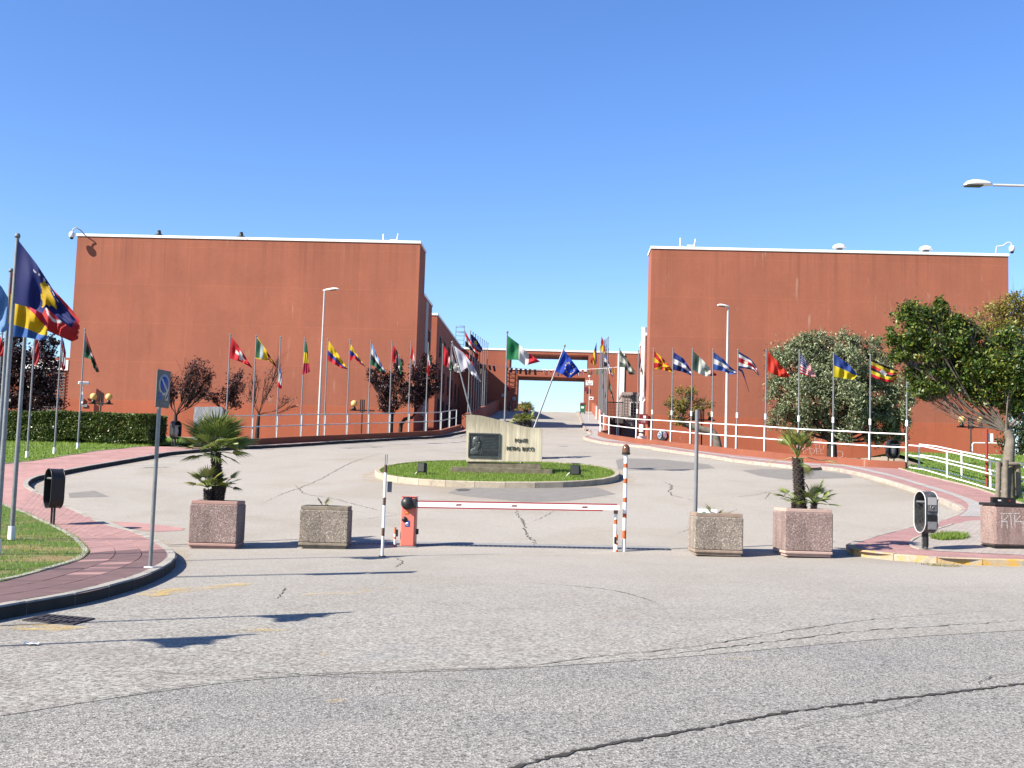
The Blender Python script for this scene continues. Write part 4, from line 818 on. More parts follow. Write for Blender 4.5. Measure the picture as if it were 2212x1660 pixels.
flag('red flag low at the left edge of the picture', zz(z1, (-30, 740), (5, 790), (25, 870)), zz(z1, (-40, 900), (0, 915), (24, 905)), 40, lambda u, v: H('b8222c'), 12, 12, .08)
flag('limp dark red flag with white tip on the far left lawn', zz(z1, (243, 770), (255, 800), (268, 860)), zz(z1, (212, 880), (230, 970), (250, 965), (268, 940)), onG(58, 991).y-.05, over(lambda u, v: H('a82a30'), (lambda u, v: v > .6 and u < .25, W_)), 12, 18, .07, pb=pbD)
flag('limp red, white and blue flag near the end of the hedge', zz(z1, (390, 788), (400, 820), (413, 890)), zz(z1, (378, 960), (392, 1004), (410, 990)), onG(117, 982).y-.05, hs(H('2f3f78'), H('a82030'), W_, W_, H('b02a30')), 10, 18, .06, pb=pbE)
flag('dark green flag with a red tip and pale crescent before the left block', zz(z1, (557, 760), (590, 860), (620, 940), (646, 1010)), zz(z1, (540, 915), (590, 930), (605, 980), (625, 1012)), onG(167.5, 971).y-.05, over(hs(H('8a2a30'), H('23302a'), H('23302a'), H('2c6144')), (lambda u, v: disc(u, v, .5, .5, .18) and not disc(u, v, .54, .5, .15), W_)), 24, 20, .1, pb=pbF)
# ---- two poles just outside the left edge, whose flags throw the long shadows on the near asphalt
for (X, Y, lab, c) in ((-9.5, 8.0, 'red and white', (R_, W_, R_)), (-8.9, 10.0, 'green and white', (H('2f7a4c'), W_))):
    b = Vector((X, Y, gs(X, Y)+.15)); pole(b, b+UP*5.3, 'flagpole of the %s flag, outside the left edge' % lab, .042); t = b+UP*5.2
    flag('%s flag flying just outside the left edge of the picture' % lab, [prj(t+Vector(v)) for v in ((.06, 0, 0), (.6, 0, -.55), (1.25, 0, -1.25))], [prj(t+Vector(v)) for v in ((.06, 0, -.75), (.6, 0, -.95), (1.2, 0, -1.4))], Y, hs(*c), 20, 14, .1)
# ---- monument poles
YM = 43.4
def mpole(top, bot, label):
    a = atY(*top, YM); b = atY(*bot, YM); d = (b-a).normalized(); z = gs(b.x, YM)+.15; b = a+d*((z-a.z)/d.z); return pole(b, a, label, .035, lean=True)
mpole((1096, 718), (1090, 911), 'upright flagpole behind the monument with the green, white and red flag'); mpole((977, 739.6), (1018, 896), 'flagpole behind the monument leaning left, with the white flag'); mpole((1219.8, 747.4), (1153.7, 925), 'flagpole behind the monument leaning right, with the blue flag of gold stars')
flag('green, white and red flag flying upright behind the monument', zz(z4, (638, 258), (760, 350), (840, 430), (998, 545)), zz(z4, (628, 523), (755, 527), (830, 590), (994, 547)), YM-.05, vs(H('1d7a4a'), W_, H('cc2a38')), 36, 24, .14)
def eu(u, v):
    for i in range(12):
        a = 2*math.pi*i/12
        if star(u, v, .5+.2*math.sin(a), .5-.29*math.cos(a), .062): return Y_
    return H('1745b4')
flag('blue flag with a ring of gold stars on the right-leaning pole', zz(z4, (1262, 415), (1330, 510), (1400, 600), (1436, 655)), zz(z4, (1163, 650), (1250, 690), (1305, 725), (1340, 722), (1432, 662)), YM-.05, eu, 54, 40, .14)
flag('white flag with a red edge on the left-leaning pole', zz(z4, (45, 370), (150, 450), (250, 580), (345, 770)), zz(z4, (120, 655), (190, 610), (240, 690), (340, 772)), YM-.05, over(lambda u, v: H('d2d0dc')), 36, 24, .16)
flag('red and white flag showing behind the white flag', zz(z4, (85, 400), (190, 470), (262, 580)), zz(z4, (150, 560), (200, 570), (255, 610)), 60., hs(R_, R_, W_), 20, 12, .1)
flag('white flag with a grey emblem, low beside the left railing end', zz(z4, (25, 400), (30, 480), (60, 560), (165, 640)), zz(z4, (20, 520), (45, 650), (80, 668), (160, 655)), 72., over(lambda u, v: H('c8c6c0'), (lambda u, v: disc(u, v, .3, .6, .2, 1), H('5a5a58'))), 20, 16, .1)
# ---- poles crowded on the bridge
for i in range(9):
    y = 84.5+i*2.5; b = Vector((-6.88, y, gs(-6.9, y)+1.15)); t = b+UP*(6.1-.05*i); pole(b, t, ('flagpole with the red, white and black flag, first of the row on the left parapet', 'second flagpole of the row on the left parapet, with the maroon flag', 'flagpole with the purple flag with a yellow star on the left parapet')[i] if i < 3 else ('fourth', 'fifth', 'sixth', 'seventh', 'eighth', 'farthest')[i-3]+' flagpole of the crowded row along the left parapet, without a flag', .04, group='flagpoles on the left parapet')
for i in range(8):
    y = 86+i*2.6; b = Vector((3.36, y, gs(3.4, y)+1.1)); t = b+UP*(6.0-.04*i); pole(b, t, ('nearest flagpole of the row on the right parapet', 'second flagpole of the row on the right parapet, with the red and yellow flag')[i] if i < 2 else ('third', 'fourth', 'fifth', 'sixth', 'seventh', 'farthest')[i-2]+' flagpole of the crowded row along the right parapet', .04, group='flagpoles on the right parapet')
flag('red, white and black flag on the left parapet, first of the crowded row', zz(z4, (165, 200), (200, 270), (250, 360), (300, 440)), zz(z4, (168, 380), (200, 390), (245, 430), (285, 470)), 84.4, hs(R_, W_, K_), 20, 14, .12)
flag('purple flag with a yellow star on the left parapet', zz(z4, (228, 235), (290, 290), (362, 405)), zz(z4, (238, 400), (290, 430), (340, 445)), 86.9, over(hs(H('352f74'), H('352f74'), H('8d88b8'), H('4d5a48')), (lambda u, v: star(u, v, .38, .38, .24, 1.2), H('e0d23a'))), 28, 20, .12)
flag('maroon flag hanging under the purple star flag', zz(z4, (245, 420), (290, 440), (318, 470)), zz(z4, (262, 440), (290, 540), (310, 520)), 87.2, hs(H('8a2426'), H('b43a2a'), H('3f3a5a')), 14, 12, .08)
flag('blue, yellow and red flag blown left from the right parapet', zz(z4, (1622, 330), (1600, 400), (1552, 530)), zz(z4, (1622, 560), (1600, 590), (1560, 560)), 96., vs(H('4a4a9a'), Y_, H('d0402c')), 16, 14, .1)
flag('red and yellow flag on the right parapet', zz(z4, (1675, 262), (1700, 320), (1722, 410)), zz(z4, (1662, 415), (1690, 440), (1716, 520)), 88.5, over(hs(R_, R_, Y_, Y_)), 16, 14, .1)
b = Vector((3.36, 84.6, gs(3.4, 84.6)+.4))
for (t_, bt, lab, yy) in (((1705, 300), (1690, 1180), 'flagpole with the blue, white and dark flag right of the crowded row', 88), ((1752, 405), (1735, 1195), 'flagpole with a furled green flag hanging low, right of the crowded row', 91), ((1877, 400), (1858, 1190), 'flagpole with the green and white flag before the stair tower', 86)):
    a = atY(*z4(*t_), yy); pole(Vector((a.x, yy, 5.0)), a, lab, .036)
flag('blue, white and dark flag right of the crowded row', zz(z4, (1712, 440), (1750, 530), (1805, 690)), zz(z4, (1702, 600), (1740, 600), (1798, 722)), 87.9, hs(H('5b74b8'), W_, H('232a40')), 18, 14, .1)
flag('green and white flag before the stair tower', zz(z4, (1882, 415), (1960, 520), (2045, 650)), zz(z4, (1872, 605), (1930, 610), (1985, 690), (2045, 690)), 85.9, over(hs(H('55655a'), H('c4ccc0'), H('55655a'))), 22, 16, .12)
flag('furled green flag hanging low, right of the crowded row', zz(z4, (1756, 700), (1775, 790), (1815, 985)), zz(z4, (1750, 850), (1780, 900), (1805, 990)), 90.9, vs(H('4a5a50'), H('9aa89a'), H('4a5a50')), 14, 10, .08)
# ---- bunting across the bridge
A = atY(*z4(300, 560), 92); Bq = atY(*z4(1870, 600), 86); BN = thing('bunting', 'string of small many-coloured flags across the bridge', 'bunting', A); pts = []
for i in range(61):
    u = i/60; p = A.lerp(Bq, u); x_, y_ = z4(300+1570*u, 562+40*u+55*math.sin(math.pi*u)**.8); p.z = atY(x_, y_, p.y).z; pts.append(p)
MB().tube([p-A for p in pts], .015, 4).build('cord', white, BN)
pm = [mat('bunting_'+n, H(c)) for n, c in (('red', '9a3634'), ('white', 'c4c4ca'), ('brown', '6a4038'), ('dark_green', '4a5a3e'), ('orange', 'a0582a'), ('blue', '34466e'), ('gold', '9a7a2c'), ('black', '4a4446'))]
for i in range(1, 60, 2):
    if random.random() < .12: continue
    p = pts[i]; q = pts[i+1]; d = (q-p); sw = random.uniform(-.1, .1); h = random.uniform(.38, .48); mb = MB()
    c1, c2 = random.sample(range(8), 2)
    for k in range(3): mb.quad(*[p-A+d*a*1.05+Vector((sw*b_, .06*math.sin(a*4+i)*b_, -h*b_)) for a, b_ in ((k/3, 0), ((k+1)/3, 0), ((k+1)/3, 1), (k/3, 1))], m=0 if k != 1 else 1)
    mb.build('pennant', [pm[c1], pm[c2]], BN, fix=False)
# ================================================================== TREES AND PLANTS
def tree(name, label, cat, base, trunk, blobs, n, lsize, lm, bm_, tr=.12, ar=.42, k=14, sub=.34, twigs=1.0, group=None, up=0., limbs=None, shell=.55, cen_n=None, twr=.012):
    """trunk: world points; blobs: world ellipsoids the limbs reach into"""
    o = thing(name, label, cat, base, 0, group); B = Vector(base)
    P, cen = cluster(blobs, n, k, sub, shell)
    tk = MB(); T = [Vector(p)-B for p in trunk]; N = len(T); tk.tube(smooth(T, 3), [tr*(1.25-.6*i/(3*(N-1))) for i in range(3*(N-1)+1)], 9); top = T[-1]
    lim = []
    for b in blobs:
        c = Vector(b[:3])-B; m = top.lerp(c, .5)+Vector((random.uniform(-.2, .2), random.uniform(-.2, .2), -.12*(c-top).length)); pts = smooth([T[-2].lerp(top, .8), top.lerp(m, .3), m, c], 3)
        rr = tr*.55*min(1, max(.35, (b[3]*b[5])**.5/1.2)); tk.tube(pts, [rr*(1-.8*i/(len(pts)-1)) for i in range(len(pts))], 6); lim.append((pts, c))
    tk.build('trunk', bm_, o)
    tw = MB(); sel = [Vector(c)-B for c in cen]; random.shuffle(sel)
    for c in sel[:int(len(sel)*twigs)]:
        pts, cc = min(lim, key=lambda l: (l[1]-c).length); s_ = pts[random.randint(len(pts)//2, len(pts)-1)]; m = s_.lerp(c, .55)+Vector([random.uniform(-.12, .12)*(c-s_).length for _ in range(3)])
        tw.tube([s_, m, c], [twr*1.6, twr, twr*.4], 4, cap=False)
        for _ in range(2):
            e = c+Vector([random.uniform(-1, 1) for _ in range(3)])*(c-s_).length*.35; tw.tube([m, e], [twr*.8, twr*.3], 3, cap=False)
    if tw.v: tw.build('twigs', bm_, o, fix=False)
    if n: struct(meshcloud('crown', leafpts(P-np.array(B), lsize, ar, up), 4, lm, o), 'stuff')
    return o
def blob(px_, py_, Y, rx, rz=None, ry=None, dy=0.):
    s = F/Y; p = atY(px_, py_, Y+dy); rx = rx/s; rz = (rz/s if rz else rx); return (p.x, p.y, p.z, rx, ry or (rx+rz)/2, rz)
plum = leafmat('plum_leaves', (.035, .014, .018), (.065, .024, .028), (.11, .05, .045), .12); plum_d = leafmat('dark_plum_leaves', (.012, .006, .009), (.024, .010, .013), (.04, .016, .018), .08)
olive_m = leafmat('olive_leaves', (.068, .09, .04), (.14, .17, .085), (.32, .35, .225), .12, .42); dkgreen = leafmat('dark_green_leaves', (.018, .045, .008), (.045, .085, .012), (.17, .18, .026), .2, .42)
yelgr = leafmat('yellow_green_leaves', (.11, .11, .018), (.18, .17, .03), (.26, .17, .05), .3); hedge_m = leafmat('hedge_leaves', (.032, .052, .012), (.065, .098, .02), (.15, .18, .05), .12, .3)
def zc(x, y): return (302.4+x*.11386, 783.08+y*.11386)
ZB = 3.55
def zbase(x): return 2.15 if -17 < x < 15 else 3.5
# sparse purple trees in front of the left block
Y1 = 74
b = atY(*zc(665, 1590), Y1); base = Vector((b.x, Y1, zbase(b.x)))
tree('purple_tree', 'sparse purple-leaved tree behind the far left litter bin', 'tree', base, [base, atY(*zc(672, 1250), Y1), atY(*zc(680, 985), Y1)], [blob(*zc(1120, 130), Y1, 23, 22), blob(*zc(950, 430), Y1, 20, 26), blob(*zc(1180, 420), Y1, 18, 24), blob(*zc(620, 440), Y1, 20, 26), blob(*zc(1000, 640), Y1, 18, 14), blob(*zc(560, 620), Y1, 9, 10), blob(*zc(1300, 250), Y1, 15, 16), blob(*zc(1000, 120), Y1, 14, 16), blob(*zc(520, 330), Y1, 13, 14), blob(*zc(1250, 560), Y1, 12, 16)], 1500, .17, plum, bark_d, .15, .5, 26, .5, twr=.014)
b = atY(468, 950, Y1+1); base = Vector((b.x, Y1+1, zbase(b.x)))
tree('purple_tree', 'sparse purple-leaved tree behind the grey marble slab', 'tree', base, [base, atY(480, 905, Y1+1), atY(489, 885, Y1+1)], [blob(*zc(1820, 400), Y1+1, 22, 26), blob(*zc(1640, 620), Y1+1, 22, 18), blob(*zc(1400, 680), Y1+1, 16, 12), blob(*zc(1800, 760), Y1+1, 18, 14), blob(*zc(1900, 250), Y1+1, 9, 10)], 1250, .16, plum, bark_d, .12, .5, 26, .5, twr=.014)
b = atY(*z2(885, 1380), Y1); base = Vector((b.x, Y1, zbase(b.x)))
tree('bare_tree', 'almost leafless tree with spreading limbs before the left block', 'tree', base, [base, atY(*z2(895, 1250), Y1), atY(*z2(905, 1150), Y1)], [blob(*z2(830, 960), Y1, 16, 34), blob(*z2(980, 900), Y1, 14, 40), blob(*z2(880, 850), Y1, 14, 16), blob(*z2(1150, 1040), Y1, 26, 10), blob(*z2(1200, 1090), Y1, 14, 4), blob(*z2(1080, 700), Y1, 6, 20)], 200, .13, plum, bark_d, .13, .5, 12, .4, twr=.012)
Y2 = 80
base = Vector((atY(*z3(755, 1230), Y2).x, Y2, 2.15))
tree('purple_tree', 'dense purple tree before the right corner of the left block', 'tree', base, [base, atY(*z3(755, 1120), Y2), atY(*z3(770, 1060), Y2)], [blob(*z3(690, 790), Y2, 27, 30), blob(*z3(800, 820), Y2, 28, 34), blob(*z3(730, 960), Y2, 24, 22), blob(*z3(600, 730), Y2, 12, 14), blob(*z3(880, 900), Y2, 24, 30), blob(*z3(820, 650), Y2, 10, 26)], 4200, .18, plum_d, bark_d, .17, .5, 20, .38, twr=.014)
base = Vector((atY(*z3(835, 1230), Y2+1).x, Y2+1, 2.15))
tree('purple_tree', 'dense purple tree with a bent trunk at the edge of the shaded side wall', 'tree', base, [base, atY(*z3(838, 1140), Y2+1), atY(*z3(940, 1080), Y2+1)], [blob(*z3(1000, 760), Y2+1, 26, 34), blob(*z3(1060, 680), Y2+1, 24, 26), blob(*z3(1080, 820), Y2+1, 22, 26), blob(*z3(980, 900), Y2+1, 26, 24), blob(*z3(1050, 600), Y2+1, 13, 14)], 3800, .18, plum_d, bark_d, .15, .5, 20, .38, twr=.014)
Y3 = 64
base = Vector((atY(60, 940, Y3).x, Y3, g(Y3)-.6))
tree('purple_tree', 'big dense dark purple tree behind the hedge at the left edge', 'tree', base, [base, base+UP*1.5, base+UP*2.2], [blob(40, 790, Y3, 48, 52), blob(95, 810, Y3, 40, 50), blob(10, 850, Y3, 55, 42), blob(70, 870, Y3, 55, 30), blob(105, 750, Y3, 22, 26), blob(-50, 800, Y3, 55, 60), blob(30, 745, Y3, 30, 28)], 15000, .19, plum_d, bark_d, .2, .5, 26, .4)
# olive on the right
Y4 = 74
base = Vector((atY(*z6(640, 1345), Y4).x, Y4, 2.15))
tree('olive_tree', 'large grey-green olive tree before the right block', 'tree', base, [base, atY(*z6(640, 1260), Y4), atY(*z6(635, 1190), Y4)],
     [blob(*z6(400, 470), Y4, 34, 30), blob(*z6(300, 600), Y4, 38, 42), blob(*z6(560, 470), Y4, 38, 34), blob(*z6(760, 450), Y4, 28, 30), blob(*z6(720, 600), Y4, 46, 46, dy=-.6), blob(*z6(920, 620), Y4, 46, 46), blob(*z6(960, 470), Y4, 17, 28), blob(*z6(260, 820), Y4, 36, 46), blob(*z6(420, 800), Y4, 46, 52, dy=-.8), blob(*z6(600, 820), Y4, 48, 54, dy=-.8), blob(*z6(780, 900), Y4, 46, 52, dy=-1.2), blob(*z6(980, 860), Y4, 48, 52), blob(*z6(1140, 900), Y4, 36, 54), blob(*z6(300, 1020), Y4, 38, 34), blob(*z6(480, 1040), Y4, 40, 34), blob(*z6(760, 1090), Y4, 34, 30, dy=-.8), blob(*z6(1000, 1080), Y4, 46, 36), blob(*z6(1150, 1080), Y4, 28, 38), blob(*z6(470, 560), Y4, 34, 40), blob(*z6(1060, 610), Y4, 20, 30)], 66000, .20, olive_m, bark_d, .33, .32, 22, .40, twigs=.2, twr=.018)
for sx in (-.5, .35): pass
# small leaning tree behind the right street lamp
Y5 = 78
base = Vector((atY(*z5(1000, 1400), Y5).x, Y5, 2.15)); tp = atY(*z5(560, 1110), Y5)
tree('leaning_tree', 'small yellow-green tree with a trunk leaning far to the left, beside the right street lamp', 'tree', base, [base, atY(*z5(930, 1280), Y5), atY(*z5(800, 1200), Y5), atY(*z5(650, 1160), Y5), tp], [blob(*z5(560, 900), Y5, 24, 24), blob(*z5(640, 820), Y5, 18, 16), blob(*z5(520, 1040), Y5, 18, 22), blob(*z5(800, 940), Y5, 22, 13), blob(*z5(640, 980), Y5, 22, 20), blob(*z5(450, 930), Y5, 12, 8), blob(*z5(580, 1120), Y5, 16, 10)], 2400, .19, yelgr, bark_g, .24, .35, 20, .42, twr=.014)
# big tree at the right edge, with stakes
Y6 = 36.5
tb = onG(2178, 1076, .12); Y6 = tb.y; base = Vector(tb)
tree('broad_tree', 'big dark green tree with bare lower twigs, staked beside the pink litter container', 'tree', base, [base, atY(*z6(2020, 1350), Y6), atY(*z6(2035, 1190), Y6), atY(*z6(2000, 1120), Y6)],
     [blob(*z6(1290, 230), Y6, 40, 26), blob(*z6(1230, 330), Y6, 40, 34), blob(*z6(1180, 470), Y6, 34, 28), blob(*z6(1440, 210), Y6, 40, 22), blob(*z6(1550, 250), Y6, 32, 24), blob(*z6(1400, 350), Y6, 48, 40), blob(*z6(1580, 380), Y6, 40, 40), blob(*z6(1380, 480), Y6, 50, 32), blob(*z6(1560, 560), Y6, 52, 50, dy=.5), blob(*z6(1720, 470), Y6, 50, 46, dy=.4), blob(*z6(1500, 720), Y6, 50, 36, dy=.3), blob(*z6(1400, 790), Y6, 42, 22), blob(*z6(1700, 690), Y6, 52, 40, dy=.3), blob(*z6(1850, 620), Y6, 52, 52), blob(*z6(2050, 520), Y6, 42, 48, dy=-.6), blob(*z6(2000, 760), Y6, 56, 50), blob(*z6(1840, 850), Y6, 34, 22), blob(*z6(2160, 700), Y6, 60, 60), blob(*z6(2130, 880), Y6, 44, 40, dy=.4), blob(*z6(1640, 310), Y6, 26, 20), blob(*z6(1350, 840), Y6, 28, 14), blob(*z6(1330, 680), Y6, 30, 22), blob(*z6(1140, 520), Y6, 18, 14), blob(*z6(1240, 190), Y6, 12, 12), blob(*z6(1480, 130), Y6, 14, 12), blob(*z6(1130, 400), Y6, 14, 12)], 44000, .125, dkgreen, bark_g, .17, .42, 18, .50, twigs=.45, twr=.008)
base2 = Vector((atY(*z6(2300, 1300), 47).x, 47, 2.3))
tree('bushy_tree', 'thin yellow-green tree rising behind the big dark tree at the right edge', 'tree', base2, [base2, base2+UP*1.8, base2+Vector((-.3, 0, 3.2))], [blob(*z6(1900, 220), 47, 36, 30), blob(*z6(2040, 160), 47, 40, 42), blob(*z6(1860, 340), 47, 30, 24), blob(*z6(2140, 240), 47, 44, 44), blob(*z6(2000, 330), 47, 44, 30), blob(*z6(2110, 100), 47, 20, 22), blob(*z6(2230, 330), 47, 60, 60)], 6500, .13, yelgr, bark_g, .16, .4, 18, .45, twr=.012)
base3 = Vector((atY(2205, 1005, 66).x, 66, 3.4))
tree('evergreen_bush', 'dense dark evergreen bush behind the big tree at the right edge', 'bush', base3, [base3, base3+UP*.5, base3+UP*1.], [blob(2190, 960, 66, 34, 46), blob(2240, 930, 66, 50, 70), blob(2215, 890, 66, 40, 50), blob(2300, 930, 66, 60, 80)], 9000, .16, leafmat('dark_bush_leaves', (.010, .02, .006), (.02, .035, .01), (.035, .05, .015), .05), bark_d, .15, .5, 20, .45)
st = thing('tree_stakes', 'three wooden stakes tied with a crossbar round the big tree trunk', 'stakes', base); wood = mat('weathered_stake', (.24, .21, .17), (.15, .13, .105), 7, .9, .5)
for (x0_, y0_, x1_, y1_, w, dy) in ((1935, 1640, 1942, 1365, .085, -.35), (1995, 1640, 1997, 1350, .09, -.55), (2105, 1650, 2087, 1365, .085, -.2)):
    a = atY(*z6(x1_, y1_), Y6+dy); c = atY(*z6(x0_, y0_), Y6+dy); c.z = gs(c.x, c.y)+.1; MB().tube([c-base, a-base], w, 8).build('stake', wood, st)
a = atY(*z6(1920, 1385), Y6-.3); c = atY(*z6(2105, 1378), Y6-.3); MB().tube([a-base, c-base], .06, 7).build('crossbar', wood, st)
# hedge
hY = 52.5; hx0 = atY(-60, 930, hY).x; hx1 = atY(322, 930, hY).x; hz = gs(-22, 52.5)
ht = atY(150, 890, hY).z; hb = thing('hedge', 'clipped box-shaped green hedge on the far left lawn', 'hedge', ((hx0+hx1)/2, hY, hz))
n = 64000; P = np.random.rand(n, 3)*[hx1-hx0, 2.4, 1]+[hx0, hY, 0]; side_ = np.random.randint(0, 8, n)
P[side_ < 3, 1] = hY+np.abs(np.random.normal(size=(side_ < 3).sum()))*.16; m_ = (side_ == 3) | (side_ == 4)
P[m_, 2] = 1-np.abs(np.random.normal(size=m_.sum()))*.06; P[side_ == 5, 0] = hx1-np.abs(np.random.normal(size=(side_ == 5).sum()))*.15
bumpz = np.array([.10*mnoise.noise((a*.9, b*.9, 0))+.05*mnoise.noise((a*3, b*3, 2)) for a, b in P[:, :2]]); low = np.array([.16+.22*max(0, mnoise.noise((a*.6, 7, 1))) for a in P[:, 0]])
P[:, 1] += np.array([.16*mnoise.noise((a*1.1, c*2.5, 5)) for a, c in P[:, [0, 2]]]); P[:, 2] = hz+(low+P[:, 2]*(1-low))*(ht-hz)+bumpz
P += np.random.normal(size=P.shape)*.02
struct(meshcloud('foliage', leafpts(P-np.array(hb.location),   .095, .55), 4, hedge_m, hb), 'stuff')
tw = MB()
for i in range(34):
    x = hx0+(hx1-hx0)*(i+.5)/34-hb.location.x; y = random.uniform(.4, 1.8)
    for k in range(3): tw.tube([(x, y, 0), (x+random.uniform(-.2, .2), y+random.uniform(-.2, .2), .5), (x+random.uniform(-.5, .5), y+random.uniform(-.4, .4), 1.2)], [.035, .025, .012], 5)
tw.build('stems', bark, hb)
# grass
blades('grass', [(p.x, p.y) for p in isl_poly], 42000, .085, .15, grass_m, w=.016)
blades('grass', [(p.x, p.y) for p in LI]+[(-16, 25), (-20, 12)], 60000, .06, .16, grass_m, w=.012, keep=lambda a, b: dryf(a, b) < .12+.25*random.random()-.06, lean=.6)
blades('dry_grass', [(p.x, p.y) for p in LI]+[(-16, 25), (-20, 12)], 24000, .045, .16, dry_m, w=.011, keep=lambda a, b: dryf(a, b) > -.05+.2*random.random(), lean=.9)
blades('grass', [(p.x, p.y) for p in lf]+[(-16.5, 58), (-30, 58), (-26, 40)], 40000, .09, .15, grass_m, w=.03)
blades('grass', [(p.x, p.y) for p in ro]+[(24, 34), (26, 76), (20, 76), (15.7, 50)], 50000, .09, .13, grass_m, w=.03, zf=lambda x, y: min(gs(x, y), 3.62))
bed = gpx(z11, [(820, 1280), (850, 1260), (960, 1250), (1090, 1256), (1130, 1270), (1080, 1290), (900, 1296)], .12); blades('grass_tuft', [(p.x, p.y) for p in bed], 2200, .12, .12, grass_m, w=.02, lean=.6)
wd = gpx(z11, [(700, 1478), (800, 1486), (1000, 1494), (1080, 1500), (1000, 1505), (820, 1496)], 0); blades('kerb_weeds', [(p.x, p.y) for p in wd], 500, .06, 0, dry_m, w=.014, lean=.7)
# ---- fan palms
frond_m = leafmat('palm_fronds', (.045, .08, .012), (.08, .125, .02), (.19, .22, .06), .22, .35); frond_y = leafmat('yellow_fronds', (.10, .12, .02), (.16, .18, .04), (.24, .23, .07), .25, .45); frond_d = leafmat('dry_fronds', (.22, .17, .08), (.30, .24, .12), (.15, .13, .04), .2, .6)
def fan(L_, nseg=17, spread=2.6, droop=.07):
    """one fan leaf along +x: stalk then folded blades"""
    mb = MB(); st_ = L_*.48; mb.tube([(0, 0, 0), (st_*.5, 0, .03*L_), (st_, 0, 0)], [.013, .010, .008], 4)
    for i in range(nseg):
        a = -spread/2+spread*i/(nseg-1); bl = L_*(.62-.16*abs(a)/(spread/2))*random.uniform(.9, 1.05); d = Vector((math.cos(a), math.sin(a), 0)); n = Vector((-d.y, d.x, 0)); w = bl*spread/nseg*.55
        c = Vector((st_, 0, 0)); m1 = c+d*bl*.55+UP*.04*bl; e = c+d*bl-UP*droop*bl*random.uniform(.4, 1.4); f = UP*w*.35
        mb.add([c, m1-n*w*.5, m1+f, m1+n*w*.5, e], [(0, 1, 2), (0, 2, 3), (1, 4, 2), (2, 4, 3)])
    return mb
def palm(label, base, trunk, r, crowns, group=None):
    o = thing('fan_palm', label, 'palm', base, 0, group); B = Vector(base); T = [Vector(p)-B for p in trunk]; tk = MB()
    S = smooth(T, 6); tk.tube(S, [r*(1.12-.2*i/(len(S)-1)) for i in range(len(S))], 12); tk.build('trunk', bark_d, o)
    sc_ = MB(); L_ = sum((b-a).length for a, b in zip(T, T[1:])); n = int(L_*150)
    for i in range(n):      # stubs of old leaf bases spiral up the trunk
        u = i/n; k = min(len(S)-2, int(u*(len(S)-1))); p = S[k].lerp(S[k+1], u*(len(S)-1)-k); a = i*2.4; d = Vector((math.cos(a), math.sin(a), 0)); rr = r*(1.1-.2*u); t = Vector((-d.y, d.x, 0))
        q = p+d*rr*.9; e = p+d*(rr+.035)+UP*.05; sc_.add([q-t*.022, q+t*.022, e+t*.012, e-t*.012, q+UP*.05], [(0, 1, 2, 3), (3, 2, 4), (0, 3, 4), (1, 4, 2)])
    sc_.build('leaf_bases', bark, o, fix=False)
    for c, L_, n, e0, e1, mats_, sp in crowns:
        c = Vector(c)-B
        for i in range(n):
            me = fan(L_*random.uniform(.82, 1.08), spread=sp); az = i*2.399+random.uniform(-.2, .2); el = e0+(e1-e0)*((i+.5)/n)**.8+random.uniform(-.08, .08)
            f = me.build('frond', random.choice(mats_), o, c, fix=False); f.rotation_euler = Matrix.Rotation(az, 3, 'Z').to_quaternion().to_euler()
            f.rotation_euler = (Matrix.Rotation(az, 3, 'Z')@Matrix.Rotation(-el, 3, 'Y')@Matrix.Rotation(random.uniform(-.5, .5), 3, 'X')).to_euler()
    return o
# ================================================================== PLANTERS
pinkag = m_aggr('pink_aggregate', [(.1, (.30, .20, .175)), (.4, (.49, .35, .31)), (.65, (.38, .29, .275)), (.85, (.62, .50, .45))], 42); greyag = m_aggr('grey_brown_aggregate', [(.1, (.20, .165, .14)), (.4, (.46, .38, .30)), (.65, (.32, .275, .235)), (.88, (.70, .63, .54))], 44, .6)
pinkc = mat('pink_concrete', (.50, .31, .26), (.42, .26, .22), 6, .85, .2, 60); greyc = mat('dirty_concrete', (.33, .28, .21), (.18, .15, .115), 6, .9, .3, 60); palec = mat('pale_pink_concrete', (.56, .40, .34), (.48, .34, .29), 6, .85, .2, 60)
def planter(label, fl, fr, w, d, h, rz, ag, rim, rimh=.07, foot=.05, group='concrete planters in a row across the entrance'):
    a, b = onG(*fl), onG(*fr); c = (a+b)/2; R = Matrix.Rotation(rz, 3, 'Z'); c = c+R@Vector((0, d/2, 0)); z = gs(c.x, c.y)
    o = thing('planter', label, 'planter', (c.x, c.y, z), rz, group)
    MB().box((0, 0, foot/2), (w*.93, d*.93, foot)).build('foot', rim, o)
    mb = MB(); mb.box((0, 0, foot+.03), (w, d, .06), m=1, ch=.012); mb.build('base_band', [ag, rim], o)
    bh = h-foot-.06-rimh; mb = MB(); z0 = foot+.06
    mb.box((0, 0, z0+bh/2), (w, d, bh), ch=.018); mb.build('body', ag, o)
    rm = MB(); t = .075; wi, di = w*.965, d*.965; zz_ = h-rimh
    for (x, y, sx, sy) in ((0, -di/2+t/2, wi, t), (0, di/2-t/2, wi, t), (-wi/2+t/2, 0, t, di-2*t-.004), (wi/2-t/2, 0, t, di-2*t-.004)): rm.box((x, y, zz_+rimh/2), (sx, sy, rimh), ch=.008)
    rm.build('rim', rim, o)
    MB().box((0, 0, zz_+.012), (wi-2*t-.01, di-2*t-.01, .02)).build('soil', soil, o)
    return o
p1 = planter('big pink aggregate planter with a fan palm, leftmost of the row', z8(115, 1415), z8(580, 1418), .96, .96, .96, .10, pinkag, pinkc)
p2 = planter('grey aggregate planter with a stunted tuft, left of the barrier', z8(1170, 1415), z8(1628, 1420), 1.0, .95, .86, .09, greyag, greyc, .08)
